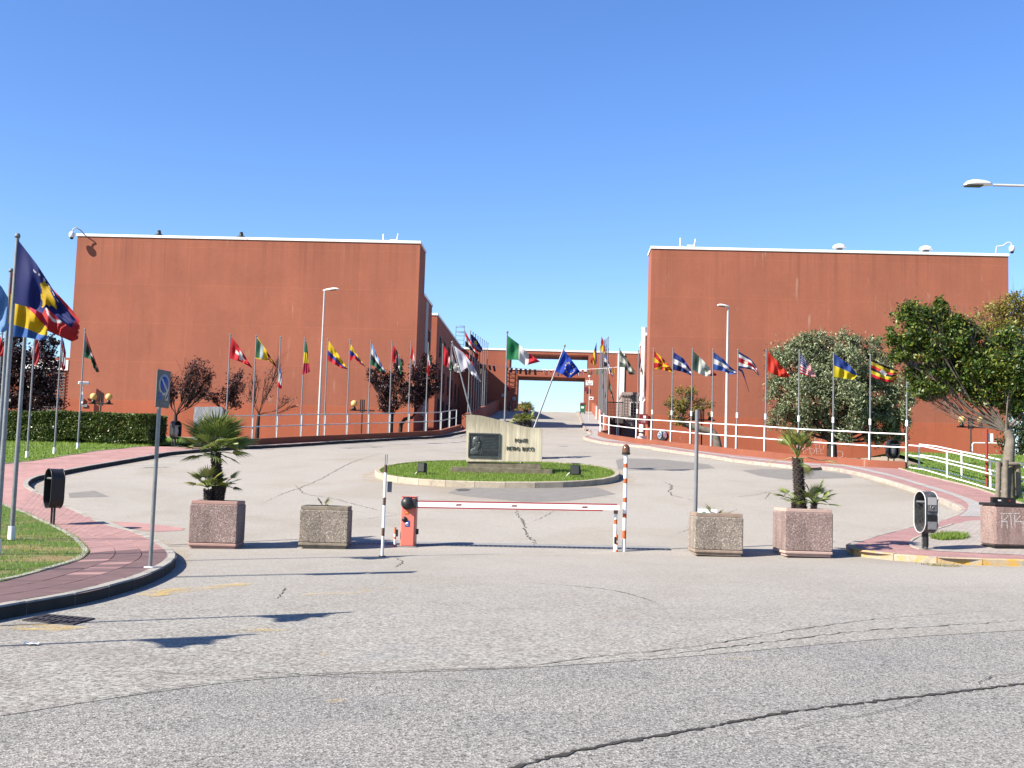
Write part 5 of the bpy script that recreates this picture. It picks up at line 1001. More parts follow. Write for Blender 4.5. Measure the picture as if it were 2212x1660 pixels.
p3 = planter('grey aggregate planter with a bare metal post behind it, right of the barrier', z10(665, 1488), z10(1112, 1496), .99, .95, .86, .03, greyag, mat('pale_dirty_concrete', (.36, .28, .22), (.24, .18, .14), 6, .9, .3, 60), .08)
p4 = planter('big pink aggregate planter with a tall-stemmed fan palm, right of the barrier', z10(1522, 1500), z10(1966, 1512), .99, 1.0, .97, .07, pinkag, palec)
def soilpt(o, x, y): return o.location+Matrix.Rotation(o.rotation_euler.z, 3, 'Z')@Vector((x, y, 0))+UP*(.9)
Yp = p1.location.y
mid = [frond_m, frond_m, frond_m, frond_y]
palm('fan palm with two crowns in the leftmost pink planter', atY(*z8(400, 985), Yp), [atY(*z8(400, 990), Yp), atY(*z8(400, 780), Yp), atY(*z8(385, 510), Yp)], .10, [(atY(*z8(385, 490), Yp),   .86, 26, 1.4, .12, mid, 2.7), (atY(*z8(385, 500), Yp), .72, 5, .0, -.3, [frond_y, frond_m], 2.4)])
palm('short side shoot of the palm in the leftmost pink planter', atY(*z8(315, 985), Yp-.12), [atY(*z8(315, 990), Yp-.12), atY(*z8(312, 920), Yp-.12), atY(*z8(310, 860), Yp-.12)], .075, [(atY(*z8(310, 830), Yp-.12),   .54, 15, 1.3, .1, [frond_m, frond_m, frond_y], 2.6)])
palm('small palm shoot on the right of the palm in the leftmost planter', atY(*z8(425, 985), Yp+.15), [atY(*z8(430, 990), Yp+.15), atY(*z8(445, 900), Yp+.15), atY(*z8(460, 830), Yp+.15)], .05, [(atY(*z8(460, 815), Yp+.15), .44, 9, .9, -.2, [frond_m], 2.4)])
Yp = p4.location.y
palm('tall-stemmed fan palm with an upright tuft of fronds in the right pink planter', atY(*z10(1670, 1080), Yp), [atY(*z10(1672, 1090), Yp), atY(*z10(1650, 820), Yp), atY(*z10(1635, 560), Yp)], .105, [(atY(*z10(1635, 545), Yp), .66, 15, 1.5, .8, [frond_m, frond_y], 2.1), (atY(*z10(1640, 550), Yp), .85, 4, .05, -.5, [frond_d, frond_y, frond_m], 1.0)])
palm('low palm shoot on the right of the tall palm in the right pink planter', atY(*z10(1790, 1070), Yp-.1), [atY(*z10(1790, 1080), Yp-.1), atY(*z10(1790, 1030), Yp-.1), atY(*z10(1795, 990), Yp-.1)], .05, [(atY(*z10(1795, 985), Yp-.1), .56, 14, 1.35, .0, [frond_m], 2.5)])
palm('low palm shoot on the left of the tall palm in the right pink planter', atY(*z10(1600, 1070), Yp+.2), [atY(*z10(1600, 1080), Yp+.2), atY(*z10(1605, 1010), Yp+.2), atY(*z10(1600, 950), Yp+.2)], .04, [(atY(*z10(1600, 950), Yp+.2), .48, 8, 1.0, -.2, [frond_m], 2.2)])
def tuft(label, p, n, L_, mats_): 
    o = thing('palm_seedling', label, 'plant', p)
    for i in range(n):
        f = fan(L_*random.uniform(.7, 1.1), 10, .8, .1).build('frond', random.choice(mats_), o, (0, 0, 0), fix=False); f.rotation_euler = (Matrix.Rotation(i*2.4+.6, 3, 'Z')@Matrix.Rotation(-random.uniform(.75, 1.25), 3, 'Y')).to_euler()
tuft('stunted yellow palm tuft in the grey planter left of the barrier', p2.location+Vector((-.05, 0, .78)), 7, .30, [frond_d, frond_y]); tuft('three-leaved palm seedling in the grey planter right of the barrier', atY(*z10(845, 1125), p3.location.y-.15)-UP*.06, 5, .42, [frond_y, frond_m])
cdp = atY(*z10(780, 1095), p3.location.y-.2); cdo = thing('plant_card', 'white card with a green tree drawing stuck in the grey planter', 'card', cdp)
MB().box((0, 0, 0), (.40, .008, .26)).build('card', white, cdo); gm = mat('print_green', (.02, .25, .16)); MB().lathe([(0, -.002), (.055, -.002), (.055, 0)], (-.07, -.006, .02), 14, axis='Y').build('drawing', gm, cdo); MB().box((-.07, -.007, -.07), (.018, .004, .1)).build('drawing', gm, cdo)
po = onG(*z10(668, 1420)); pp_ = p3.location+Vector((-.36, .58, 0)); pp_ = Vector((atY(*z10(667, 1100), p3.location.y+.62).x, p3.location.y+.62, 0)); pp_.z = gs(pp_.x, pp_.y)
ps = thing('metal_post', 'bare round metal post standing behind the right grey planter', 'post', pp_); h = ztop(pp_, *z10(675, 95))-pp_.z; mb = MB(); mb.tube([(0, 0, 0), (0, 0, h)], .042, 12); mb.build('post', grey, ps); MB().box((0, 0, .01), (.16, .16, .02)).build('base_plate', grey, ps)
# palms behind the monument
pmY = 50.5
tp_ = thing('planter', 'low dark planter hidden behind the monument, holding small palms', 'planter', (atY(1135, 925, pmY).x, pmY, g(pmY))); MB().box((0, .3, .4), (1.3, .9, .8), ch=.03).build('body', greyc, tp_); MB().box((0, .3, .81), (1.15, .7, .02)).build('soil', soil, tp_)
for i, (x, yb, yt, L_, lab) in enumerate(((838, 1240, 1085, .52, 'tallest of the three small palms behind the monument'), (765, 1270, 1215, .46, 'left one of the three small palms behind the monument'), (870, 1270, 1205, .5, 'right front one of the three small palms behind the monument'))):
    yy = pmY+(.5 if i == 0 else .15); b = atY(*z4(x, yb), yy); t = atY(*z4(x, yt), yy); palm(lab, b, [b-UP*.2, b.lerp(t, .5), t], .10 if i == 0 else .12, [(t, L_, 18, 1.25, .0, [frond_m, frond_y], 2.3)])
# ================================================================== MONUMENT
concr = m_concrete(); bronze = mat('dark_bronze', (.045, .052, .052), (.028, .033, .033), 6, .42, .2, 30, metal=.5); bronze_l = mat('worn_bronze', (.12, .135, .13), (.07, .08, .08), 9, .4, .2, 40, metal=.5)
MY = 41.4; mc = atY(*z9(1135, 540), MY); MZ = gs(mc.x, MY)+.15; MO = thing('monument', 'board-marked concrete memorial wall with a wave-shaped top and bronze plaque on the grass island', 'monument', (mc.x, MY, MZ)); o = MO.location
def mo(x, y, dy=0.): p = atY(x, y, MY+dy); return p-o
outl = [(180, 1650), (178, 1400), (178, 1132), (250, 1134), (340, 1142), (420, 1160), (500, 1180), (580, 1200), (660, 1220), (740, 1243), (820, 1263), (900, 1276), (1018, 1281), (1016, 1470), (1014, 1652)]
pts = [mo(*z4(*p)) for p in outl]; MB().prism(pts, (0, .55, 0)).build('wall', concr, MO)
dirty = mat('mossy_concrete', (.24, .21, .15), (.10, .09, .06), 5, .95, .5, 30)
a, b = mo(*z9(845, 497)), mo(*z9(1432, 499)); a2 = mo(*z9(845, 545)); MB().box(((a.x+b.x)/2, .3, (a.z+a2.z)/2-.05), (b.x-a.x, .5, a.z-a2.z+.1)).build('plinth', dirty, MO)
a, b = mo(*z9(718, 535)), mo(*z9(1530, 552)); zt = mo(*z9(1130, 550)).z; MB().box(((a.x+b.x)/2, .2, (zt-.15)/2), (b.x-a.x, 1.15, zt+.15), ch=.015).build('step', dirty, MO)
pa, pb = mo(*z4(215, 1340)), mo(*z4(541, 1605)); pw, ph = pb.x-pa.x, pa.z-pb.z; pc = Vector(((pa.x+pb.x)/2, 0, (pa.z+pb.z)/2)); PQ = MB()
PQ.box((pc.x, -.03, pc.z), (pw-.02, .06, ph-.02)); pq = PQ.build('plaque', bronze, MO); pq.scale.y = .5; fr = MB()
for (x, z, sx, sz) in ((0, ph/2, pw+.04, .05), (0, -ph/2, pw+.04, .05), (-pw/2, 0, .05, ph-.052), (pw/2, 0, .05, ph-.052)): fr.box((pc.x+x, -.045, pc.z+z), (sx, .09, sz))
fr.build('frame', bronze_l, pq)
# low relief portrait of a bearded head turned to the right
nx, nz = 30, 38; bw, bh = pw*.40, ph*.80; bx, bz = pc.x-pw*.25, pc.z+.0; vs_ = []; fs = []
def relief(u, v):       # u right, v up, both -1..1
    e = lambda cx, cy, rx, ry, h: h*math.sqrt(max(0, 1-((u-cx)/rx)**2-((v-cy)/ry)**2))
    h = max(e(.0, .30, .52, .52, .085), e(-.05, .55, .58, .36, .10), e(.34, -.02, .36, .36, .08), e(-.25, -.72, .75, .42, .05), e(.05, -.3, .42, .4, .065), e(-.45, .2, .2, .45, .07))
    h += e(.5, .28, .13, .16, .04)-e(.28, .36, .16, .07, .035)+.008*math.sin(22*u+9*v)*(1 if v > .5 or (v < .05 and u > 0) else .2); return h
for j in range(nz+1):
    for i in range(nx+1):
        u, v = -1+2*i/nx, -1+2*j/nz; vs_.append((bx+u*bw/2, -.058-relief(u, v), bz+v*bh/2))
for j in range(nz):
    for i in range(nx): q = j*(nx+1)+i; fs.append((q, q+1, q+nx+2, q+nx+1))
mb = MB(); mb.add(vs_, fs, 0, True); mb.build('portrait_relief', bronze_l, pq, fix=False)
for r in range(9):      # raised lines of text too worn to read
    mb = MB(); z = pc.z+ph*.30-r*ph*.066; x = pc.x-pw*.03; xe = pc.x+pw*(.42 if r % 3 else .36)
    while x < xe: w = random.uniform(.015, .05); mb.box((x+w/2, -.062, z), (w, .006, .022)); x += w+.014
    mb.build('text_line', bronze_l, pq)
lt = mat('letter_bronze', (.06, .05, .04), (.04, .035, .03), 9, .5)
def letters(s, xl, xr, y):
    a, b = mo(*z4(xl, y)), mo(*z4(xr, y)); me = text_mb(s, .205, .015); xs_ = [v.co.x for v in me.vertices]; w0 = max(xs_)-min(xs_); k = (b.x-a.x)/w0; me.materials.clear(); ob = link('lettering', me, lt, MO, ((a.x+b.x)/2, -.02, (a.z+b.z)/2)); ob.rotation_euler.x = math.pi/2; ob.scale.x = k
letters('PONTE', 716, 855, 1420); letters('PIETRO  BUCCI', 625, 922, 1510)
for x, y, rz, lab in ((478, 605, 2.6, 'left'), (1712, 625, 2.9, 'right')):
    p = onG(*z9(x, y), .15); f = thing('spotlight', 'black ground spotlight on the island grass, '+lab+' of the monument', 'spotlight', p, rz, 'spotlights aimed at the monument')
    MB().box((0, 0, .26), (.34, .16, .34), ch=.03).build('lamp_body', black, f); MB().box((0, .085, .26), (.28, .012, .28)).build('lens', glass, f); mb = MB(); mb.box((-.19, 0, .14), (.02, .05, .28)); mb.box((.19, 0, .14), (.02, .05, .28)); mb.box((0, 0, .01), (.4, .08, .02)); mb.build('bracket', dark, f)
    mb = MB(); mb.tube([(.17, -.06, .2), (.3, -.1, .1), (.36, -.05, .02)], .012, 5); mb.build('cable', white, f)
# ================================================================== ENTRANCE BARRIER
salmon = mat('salmon_paint', (.72, .20, .15), (.66, .18, .13), 2, .45); orange = mat('faded_orange_band', (.58, .13, .03), (.5, .10, .03), 6, .55); rust = mat('rusty_brown_band', (.12, .065, .045), (.08, .05, .04), 8, .8); redr = mat('red_rubber', (.38, .03, .04), (.3, .02, .03), 5, .5)
q0 = onG(*z9(298, 1186)); q1 = onG(*z9(418, 1188)); BY = (q0.y+q1.y)/2; bx = (q0.x+q1.x)/2; BZ = gs(bx, BY); BR = thing('barrier', 'road barrier with a salmon red cabinet and lowered white boom edged in red', 'barrier', (bx, BY, BZ)); o = BR.location
w = q1.x-q0.x; hc = atY(*z9(372, 783), BY).z-BZ; MB().box((0, .17, hc/2), (w, .34, hc), ch=.025).build('cabinet', salmon, BR)
MB().box((0, -.001, hc*.44), (w-.06, .008, hc*.8), ch=.003).build('door', salmon, BR); MB().box((0, .17, hc+.008), (w+.012, .352, .016), ch=.005).build('top_cover', salmon, BR)
MB().box((0, .17, .012), (w+.1, .42, .024)).build('base_plate', grey, BR)
dc = atY(*z9(362, 832), BY-.05)-o; mb = MB(); mb.lathe([(0, -.13), (.08, -.12), (.125, -.07), (.14, 0), (.14, .06), (0, .06)], (dc.x, -.05, dc.z), 20, axis='Y'); mb.box((dc.x+.13, -.05, dc.z), (.16, .14, .2), ch=.03); mb.build('motor_cover', dark, BR)
ba, bb = atY(*z9(410, 840), BY-.06)-o, atY(*z9(2067, 868), BY-.06)-o; d = (bb-ba); L_ = d.length; d.normalize(); up = Vector((-d.z, 0, d.x)); bm_ = MB(); bm_.obox((ba+bb)/2, d*L_/2, Vector((0, .03, 0)), up*.052); bo = bm_.build('boom', white, BR)
for s in (1, -1): 
    t = MB(); c = (ba+bb)/2+up*s*.066+(d*(-.14) if s < 0 else d*.0); t.obox(c, d*(L_/2-.05-(.16 if s < 0 else 0)), Vector((0, .026, 0)), up*.013); t.build('rubber_edge', redr, bo)
mb = MB(); mb.obox(ba+d*.03, d*.05, Vector((0, .045, 0)), up*.07); mb.build('clamp', grey, bo)
for x, y in ((775, 845), (1221, 853), (1788, 863)):
    p = atY(*z9(x, y), BY-.06)-o; mb = MB(); mb.add([p+d*a_+up*b_+Vector((0, -.034, 0)) for a_, b_ in ((-.065, -.016), (.045, -.016), (.065, .016), (-.045, .016))]+[p+d*a_+up*b_+Vector((0, -.031, 0)) for a_, b_ in ((-.065, -.016), (.045, -.016), (.065, .016), (-.045, .016))], [(0, 1, 2, 3), (4, 5, 1, 0), (5, 6, 2, 1), (6, 7, 3, 2), (7, 4, 0, 3)]); mb.build('reflector', mat('dark_red_reflector', (.2, .03, .04)), bo)
p = atY(*z9(338, 962), BY)-o; MB().lathe([(0, -.03), (.05, -.028), (.058, -.01), (.058, 0)], (p.x, 0, p.z), 16, axis='Y').build('lock_cover', black, BR)
p = atY(*z9(355, 908), BY)-o; MB().box((p.x, -.008, p.z), (.085, .01, .05)).build('sticker', mat('orange_sticker', (.75, .12, .01)), BR); mb = MB()
for k in range(3): mb.box((p.x-.024+k*.024, -.0145, p.z), (.014, .003, .026))
mb.build('sticker_print', mat('sticker_yellow', (.7, .5, .1)), BR)
p = atY(*z9(360, 996), BY)-o; MB().box((p.x, -.008, p.z), (.095, .01, .12)).build('sticker', mat('blue_sticker', (.03, .08, .42)), BR); MB().lathe([(0, -.004), (.035, -.003), (.035, 0)], (p.x, -.0135, p.z-.008), 16, axis='Y').build('sticker_print', white, BR); mb = MB(); mb.obox(Vector((p.x, -.020, p.z-.005)), Vector((.03, 0, .012)), Vector((0, .002, 0)), Vector((-.003, 0, .008))); mb.build('sticker_print', mat('blue_sticker', (0, 0, 0)), BR)
p = atY(*z9(436, 1062), BY)-o; MB().box((p.x, .1, p.z), (.05, .08, .115), ch=.01).build('sensor', black, BR)
def banded(name, label, cat, base, h, r, bands, m0, m1, cap=None):
    """striped post: bands are heights where the colour changes, starting with m0"""
    o = thing(name, label, cat, base); e = [0]+bands+[h]
    for i in range(len(e)-1): MB().tube([(0, 0, e[i]), (0, 0, e[i+1])], r, 10, cap=i in (0, len(e)-2)).build('post_band', (m0, m1)[i % 2], o)
    return o
b = onG(*z9(158, 1262)); T_ = lambda y, x=158: ztop(b, *z9(x, y))-b.z
hp = banded('striped_post', 'slim white and brown striped post left of the barrier cabinet', 'post', b, T_(522), .029, [T_(1256), T_(1095), T_(1030), T_(848), T_(785), T_(585)], rust, white)
mb = MB()
for s in (-.014, .02): mb.tube([(s, 0, T_(523)), (s, 0, T_(438))], .009, 5)
mb.build('rods', grey, hp); MB().box((.085, .05, (T_(655)+T_(742))/2), (.085, .02, T_(655)-T_(742))).build('plate', grey, hp); MB().box((0, 0, .01), (.12, .12, .02)).build('base_plate', rust, hp)
b = onG(*z9(2102, 1222)); T2 = lambda y: ztop(b, *z9(2115, y))-b.z
bp = banded('beacon_post', 'white and orange striped post with an amber beacon on top, right of the barrier', 'post', b, T2(442), .041, [T2(1118), T2(1050), T2(950), T2(915), T2(825), T2(786), T2(674), T2(632), T2(548), T2(512)], white, orange)
amber = mat('amber_dome', (.16, .06, .012), (.11, .04, .01), 3, .15, spec=.6); MB().lathe([(0, 0), (.085, 0), (.09, .03), (.088, .05)], (0, 0, T2(442)), 16).build('beacon_base', dark, bp); MB().lathe([(.082, .05), (.085, .1), (.07, .17), (.035, .215), (0, .225)], (0, 0, T2(442)), 16).build('beacon', amber, bp)
b = onG(*z9(2030, 1220)); T3 = lambda y: ztop(b, *z9(2035, y))-b.z
pp = banded('boom_rest', 'short white and orange post with a rusty fork that holds the end of the boom', 'post', b, T3(918), .036, [T3(1000), T3(962)], white, orange); MB().box((0, .0, T3(895)), (.085, .09, .12), ch=.01).build('fork', mat('rust', (.22, .09, .05), (.3, .2, .14), 9, .9), pp); MB().box((.02, -.045, T3(872)), (.05, .012, .1)).build('fork_plate', mat('rust', (0, 0, 0)), pp)
for (x, y, top, side, lab) in ((258, 1185, 1025, 1, 'small white and orange photocell post left of the barrier cabinet'), (2042, 1220, 1085, -1, 'small white and orange photocell post in front of the boom rest')):
    b = onG(*z9(x, y)); b.y -= .0 if side > 0 else .1; h = ztop(b, *z9(x, top))-b.z; f = banded('photocell_post', lab, 'post', b, h, .022, [h*.13, h*.4, h*.53, h*.66], orange, white); MB().box((side*.035, -.0, h-.12), (.05, .06, .15), ch=.008).build('sensor', black, f)
# drain channel with grating in front of the barrier
da = onG(*z9(-480, 1148)); db = onG(*z9(2480, 1206)); dd = (xy(db)-xy(da)); DL = dd.length; dd.normalize(); dn = Vector((-dd.y, dd.x, 0)); DR = thing('drain_channel', 'long narrow drain channel with metal grating across the entrance', 'drain', da); oo = DR.location
def dp(s, t, z): q = xy(da)+dd*s+dn*t; return Vector((q.x, q.y, gs(q.x, q.y)+z))-oo
mb = MB(); bars = MB(); n = int(DL/2)
for i in range(n):
    s0, s1 = DL*i/n, DL*(i+1)/n; mb.quad(dp(s0, -.12, .0065), dp(s1, -.12, .0065), dp(s1, .12, .0065), dp(s0, .12, .0065))
    for t in (-.135, .135): bars.quad(dp(s0, t-.015, .011), dp(s1, t-.015, .011), dp(s1, t+.015, .011), dp(s0, t+.015, .011))
k = 0.
while k < DL-.05: bars.quad(dp(k, -.12, .0105), dp(k+.035, -.12, .0105), dp(k+.035, .12, .0105), dp(k, .12, .0105)); k += .105
mb.build('channel', black, DR, fix=False); struct(bars.build('grating', grey, DR, fix=False), 'stuff')
apr = [xy(da)+dd*s+dn*t for s, t in ((0, .17), (DL, .17), (DL, .5), (0, .5))]; struct(sheet('concrete_strip', [(p.x, p.y) for p in apr], .0062, mat('strip_concrete', (.30, .30, .30), (.26, .26, .255), 3, .9), 4))
# storm drain at the near kerb
sc = [onG(*z7(*p)) for p in ((150, 1305), (480, 1335), (635, 1293), (300, 1265))]; sd = thing('storm_drain', 'dark iron storm drain grate by the near left kerb', 'drain', sum(sc, Vector())/4); so_ = sd.location
ex = ((sc[1]-sc[0])+(sc[2]-sc[3]))/4; ey = ((sc[3]-sc[0])+(sc[2]-sc[1]))/4; iron = mat('iron', (.055, .045, .045), (.035, .03, .03), 8, .6, .3, 50)
mb = MB(); mb.obox(Vector((0, 0, .004)), ex, ey, UP*.003); mb.build('pit', black, sd)
mb = MB()
for s in (-1, 1): mb.obox(Vector((0, 0, .012))+ey*.93*s, ex, ey*.07, UP*.006); mb.obox(Vector((0, 0, .012))+ex*.95*s, ex*.05, ey*.86, UP*.006)
mb.obox(Vector((0, 0, .012)), ex*.9, ey*.1, UP*.0055); mb.build('frame', iron, sd)
for r in (-1, 1):
    for i in range(8): MB().obox(Vector((0, 0, .0115))+ey*.48*r+ex*(-.84+i*.24), ex*.062, ey*.38, UP*.005).build('bar', iron, sd)
lp = onG(*z7(205, 1468)); lo = thing('litter', 'crumpled scrap of white paper on the near asphalt at the left', 'litter', lp); mb = MB(); R_n = random.Random(3)
gr = [[(-.07+.035*i, -.03+.02*j, .01+R_n.uniform(0, .025)) for i in range(5)] for j in range(4)]
for j in range(3):
    for i in range(4): mb.quad(gr[j][i], gr[j][i+1], gr[j+1][i+1], gr[j+1][i])
mb.build('paper', white, lo, fix=False)
# ================================================================== SIGN
b = onG(*z7(1013, 950), .155); sg = thing('no_parking_sign', 'grey no-parking sign on a round post at the tip of the left pavement', 'sign', b, math.radians(81)); sh = ztop(b, *z1(1010, 998))-b.z
MB().tube([(0, .04, 0), (0, .04, sh-.1)], .03, 12).build('post', steel, sg); MB().lathe([(0, 0), (.09, 0), (.09, .012), (.035, .02)], (0, .04, 0), 12).build('base', white, sg)
zb = ztop(b, *z1(1000, 1235))-b.z; pz = (sh+zb)/2; phh = sh-zb; sgp = mat('sign_grey', (.13, .135, .13), (.11, .115, .11), 2, .5)
MB().box((0, -.006, pz), (.40, .03, phh), ch=.012).build('plate', sgp, sg); bl = mat('sign_blue', (.02, .09, .36), (.018, .08, .33), 2, .5); whs = mat('sign_white', (.5, .5, .48), (.45, .45, .43), 2, .5)
zc_ = pz+phh*.5-.22
MB().lathe([(0, -.003), (.165, -.003), (.165, 0)], (0, -.0215, zc_), 28, axis='Y').build('ring', whs, sg); MB().lathe([(0, -.003), (.125, -.003), (.125, 0)], (0, -.025, zc_), 28, axis='Y').build('disc', bl, sg)
mb = MB(); mb.obox(Vector((0, -.0295, zc_)), Vector((.085, 0, -.085)), Vector((0, .001, 0)), Vector((.012, 0, .012))); mb.build('slash', whs, sg)
zq = pz-phh*.5+.17; MB().box((-.10, -.023, zq), (.1, .004, .11)).build('panel', bl, sg); MB().box((.09, -.023, zq), (.09, .004, .11)).build('panel', whs, sg); mb = MB(); mb.obox(Vector((.09, -.027, zq)), Vector((.03, 0, .035)), Vector((0, .001, 0)), Vector((-.008, 0, .008))); mb.build('symbol', black, sg); MB().box((-.0, -.023, zq-.11), (.2, .004, .05)).build('panel', mat('sign_pale_grey', (.2, .21, .2)), sg)
# ================================================================== LITTER BINS
def bin_(label, base, zt_, zb_, w, depth, yaw, legs, m, bag=None, sticker=False, rim=None):
    """oval hoop open on both faces, on two posts; local -y is an open face"""
    o = thing('litter_bin', label, 'litter bin', base, yaw, 'oval litter bins'); r = w/2; pr = []
    for k in range(17): a = math.pi*k/16; pr.append((r*math.cos(a), zt_-r+r*math.sin(a)))
    for k in range(17): a = math.pi+math.pi*k/16; pr.append((r*math.cos(a), zb_+r+r*math.sin(a)))
    n = len(pr); mb = MB(); cz = (zt_+zb_)/2; ins = lambda p, k: (p[0]*(1-k/r), cz+(p[1]-cz)*(1-k/((zt_-zb_)/2)))
    vs_ = [(p[0], -depth/2, p[1]) for p in pr]+[(p[0], depth/2, p[1]) for p in pr]+[(ins(p, .012)[0], depth/2, ins(p, .012)[1]) for p in pr]+[(ins(p, .012)[0], -depth/2, ins(p, .012)[1]) for p in pr]
    mb.add(vs_, [(q*n+k, q*n+(k+1) % n, ((q+1) % 4)*n+(k+1) % n, ((q+1) % 4)*n+k) for q in range(4) for k in range(n)], 0, False); mb.build('hoop', m, o)
    for s in (-1, 1): mb = MB(); mb.tube([(p[0], s*depth/2, p[1]) for p in pr]+[(pr[0][0], s*depth/2, pr[0][1])], .012, 6, cap=False); mb.build('rim', rim or m, o)
    bk = MB(); q = [ins(p, .016) for p in pr]; bk.add([(p[0], depth*.38, p[1]) for p in q]+[(p[0], depth*.40, p[1]) for p in q], [tuple(range(n)), tuple(range(2*n-1, n-1, -1))]); bk.build('back_panel', m, o)
    MB().tube([(-r+.02, -depth*.3, zt_-.22), (r-.02, -depth*.3, zt_-.22)], .025, 8).build('bag_bar', steel, o)
    for x in legs: MB().tube([(x, 0, 0), (x, 0, zb_+.05)], .026 if x else .045, 8).build('leg', m, o)
    if bag is not None:
        prof = [(.02, .0), (.10, .03), (.15, .16), (.16, .34), (.12, .46), (.15, .52)]; mb = MB(); mb.lathe(prof, (0, -.02, zb_+.07), 14); g_ = mb.build('bag', bag, o); g_.scale = (1, .62, 1)
    return o
bagm = mat('clear_plastic_bag', (.42, .40, .40), (.2, .18, .2), 14, .2, .5, 12, spec=.6)
b = onG(*z7(345, 663), .15); ht_ = ztop(b, *z7(370, 292))-b.z; hb_ = ztop(b, *z7(370, 553))-b.z
lb = bin_('dark oval litter bin on two posts, on the near left pavement beside the lawn', b, ht_, hb_, .44, .29, math.radians(-46), (-.06, .1), dark)
b = onG(*z11(790, 1362), .13); ht_ = ztop(b, *z11(800, 912))-b.z; hb_ = ztop(b, *z11(800, 1235))-b.z
rb_ = bin_('weathered oval litter bin with peeling stickers, on the right pavement by the yellow kerb', b, ht_, hb_, .46, .29, math.radians(-77), (-.13, 0), mat('scuffed_metal', (.05, .052, .055), (.17, .175, .18), 14, .42, .2, 30, metal=.3), rim=steelw)
mb = MB(); mb.tube([(0, 0, .05), (0, 0, hb_-.02)], .05, 10)
for k in range(9): mb.tube([(0, 0, .09+k*.025), (0, 0, .1+k*.025)], .056, 10)
mb.build('coil_cover', black, rb_)
for (z, h, m) in ((ht_-.2, .16, whs), (hb_+.16, .16, mat('sticker_paper', (.33, .33, .34), (.2, .2, .21), 30)), (hb_+.32, .13, black), (hb_+.52, .12, mat('sticker_grey', (.22, .22, .23), (.1, .1, .1), 30))): MB().box((.243, 0, z), (.006, .2, h)).build('sticker', m, rb_)
mb = MB(); mb.lathe([(0, .0), (.03, .0), (.03, .02)], (.24, -.02, ht_-.32), 10, axis='X'); mb.build('lock', steelw, rb_)
mb = MB(); mb.tube([(0, -.02, ht_-.25), (.02, -.02, ht_-.5), (.0, -.02, ht_-.72)], [.05, .06, .02], 7); mb.build('bag', mat('black_bag', (.015, .015, .017), (.03, .03, .03), 9, .15, .6, 12, spec=.7), rb_)
b = Vector((onG(*zc(660, 1582), .15))); ht_ = ztop(b, *zc(660, 1112))-b.z; hb_ = ztop(b, *zc(660, 1455))-b.z
bin_('oval litter bin holding a clear plastic bag, at the far end of the left pavement', b, ht_, hb_, .45, .27, math.radians(62), (-.17, 0, .17), dark, bag=bagm)
b = onG(*z6(1115, 1393), .13); ht_ = ztop(b, *z6(1115, 1190))-b.z; hb_ = ztop(b, *z6(1130, 1338))-b.z
bin_('dark oval litter bin with a grey sack, beside the end of the long white railing', b, ht_, hb_, .5, .26, math.radians(10), (-.2, .05), dark, bag=mat('grey_sack', (.16, .17, .18), (.10, .10, .11), 8, .35))
# pink litter container
a = onG(*z12(1690, 1335), .125); b = onG(*z12(2215, 1312), .125); w = b.x-a.x; c = Vector(((a.x+b.x)/2, (a.y+b.y)/2+.33, 0)); c.z = gs(c.x, c.y)+.12; lc = thing('litter_container', 'square pink litter container with a black lid and chalk tag, before the staked tree', 'litter container', c, .13); h = atY(*z12(1690, 580), a.y).z-a.z
pk2 = m_aggr('coarse_pink_aggregate', [(.1, (.36, .23, .195)), (.4, (.55, .38, .33)), (.65, (.44, .33, .30)), (.85, (.66, .52, .46))], 50)
MB().box((0, 0, .02), (w*.96, .62, .04)).build('foot', black, lc); MB().box((0, 0, .04+(h-.04)/2), (w, .66, h-.04), ch=.04).build('body', pk2, lc); MB().box((0, 0, h+.03), (w+.03, .69, .06), ch=.012).build('lid', black, lc)
for i, (x0, x1, y0, y1, dy) in enumerate(((1612, 1840, 395, 515, -.05), (1795, 2030, 405, 520, -.22))):
    p0_ = atY(*z12(x0, y0), c.y+dy)-c; p1_ = atY(*z12(x1, y1), c.y+dy)-c; MB().box(((p0_.x+p1_.x)/2, dy, (p0_.z+p1_.z)/2), (p1_.x-p0_.x, .10, p0_.z-p1_.z)).build('ashtray', black, lc)
    MB().box(((p0_.x+p1_.x)/2+(.03 if i == 0 else 0), dy-.053, (p0_.z+p1_.z)/2), (.085 if i == 0 else .05, .004, .035)).build('sticker', white if i == 0 else mat('dark_red', (0, 0, 0)), lc)
chalk = m_worn('chalk', (.62, .6, .58), .32)
def stroke(pts, y, wd=.012):
    mb = MB(); P = [Vector(((p[0]-1980)/520*w, y, (atY(*z12(*p), c.y+y)-c).z)) for p in pts]
    for p, q in zip(P, P[1:]):
        d_ = (q-p).normalized(); n_ = Vector((-d_.z, 0, d_.x))*wd; mb.quad(p-n_, q-n_, q+n_, p+n_)
    return mb
tg = MB()
for pts in ([(1815, 695), (2110, 690)], [(1965, 700), (1985, 960)], [(1830, 720), (1828, 955)], [(1935, 730), (1832, 840), (1910, 830), (1915, 955)], [(2030, 715), (2035, 960)], [(2130, 720), (2040, 830), (2165, 840), (2160, 1050)]):
    s_ = stroke(pts, -.3345); tg.add(s_.v, s_.f)
tg.build('chalk_tag', chalk, lc, fix=False)
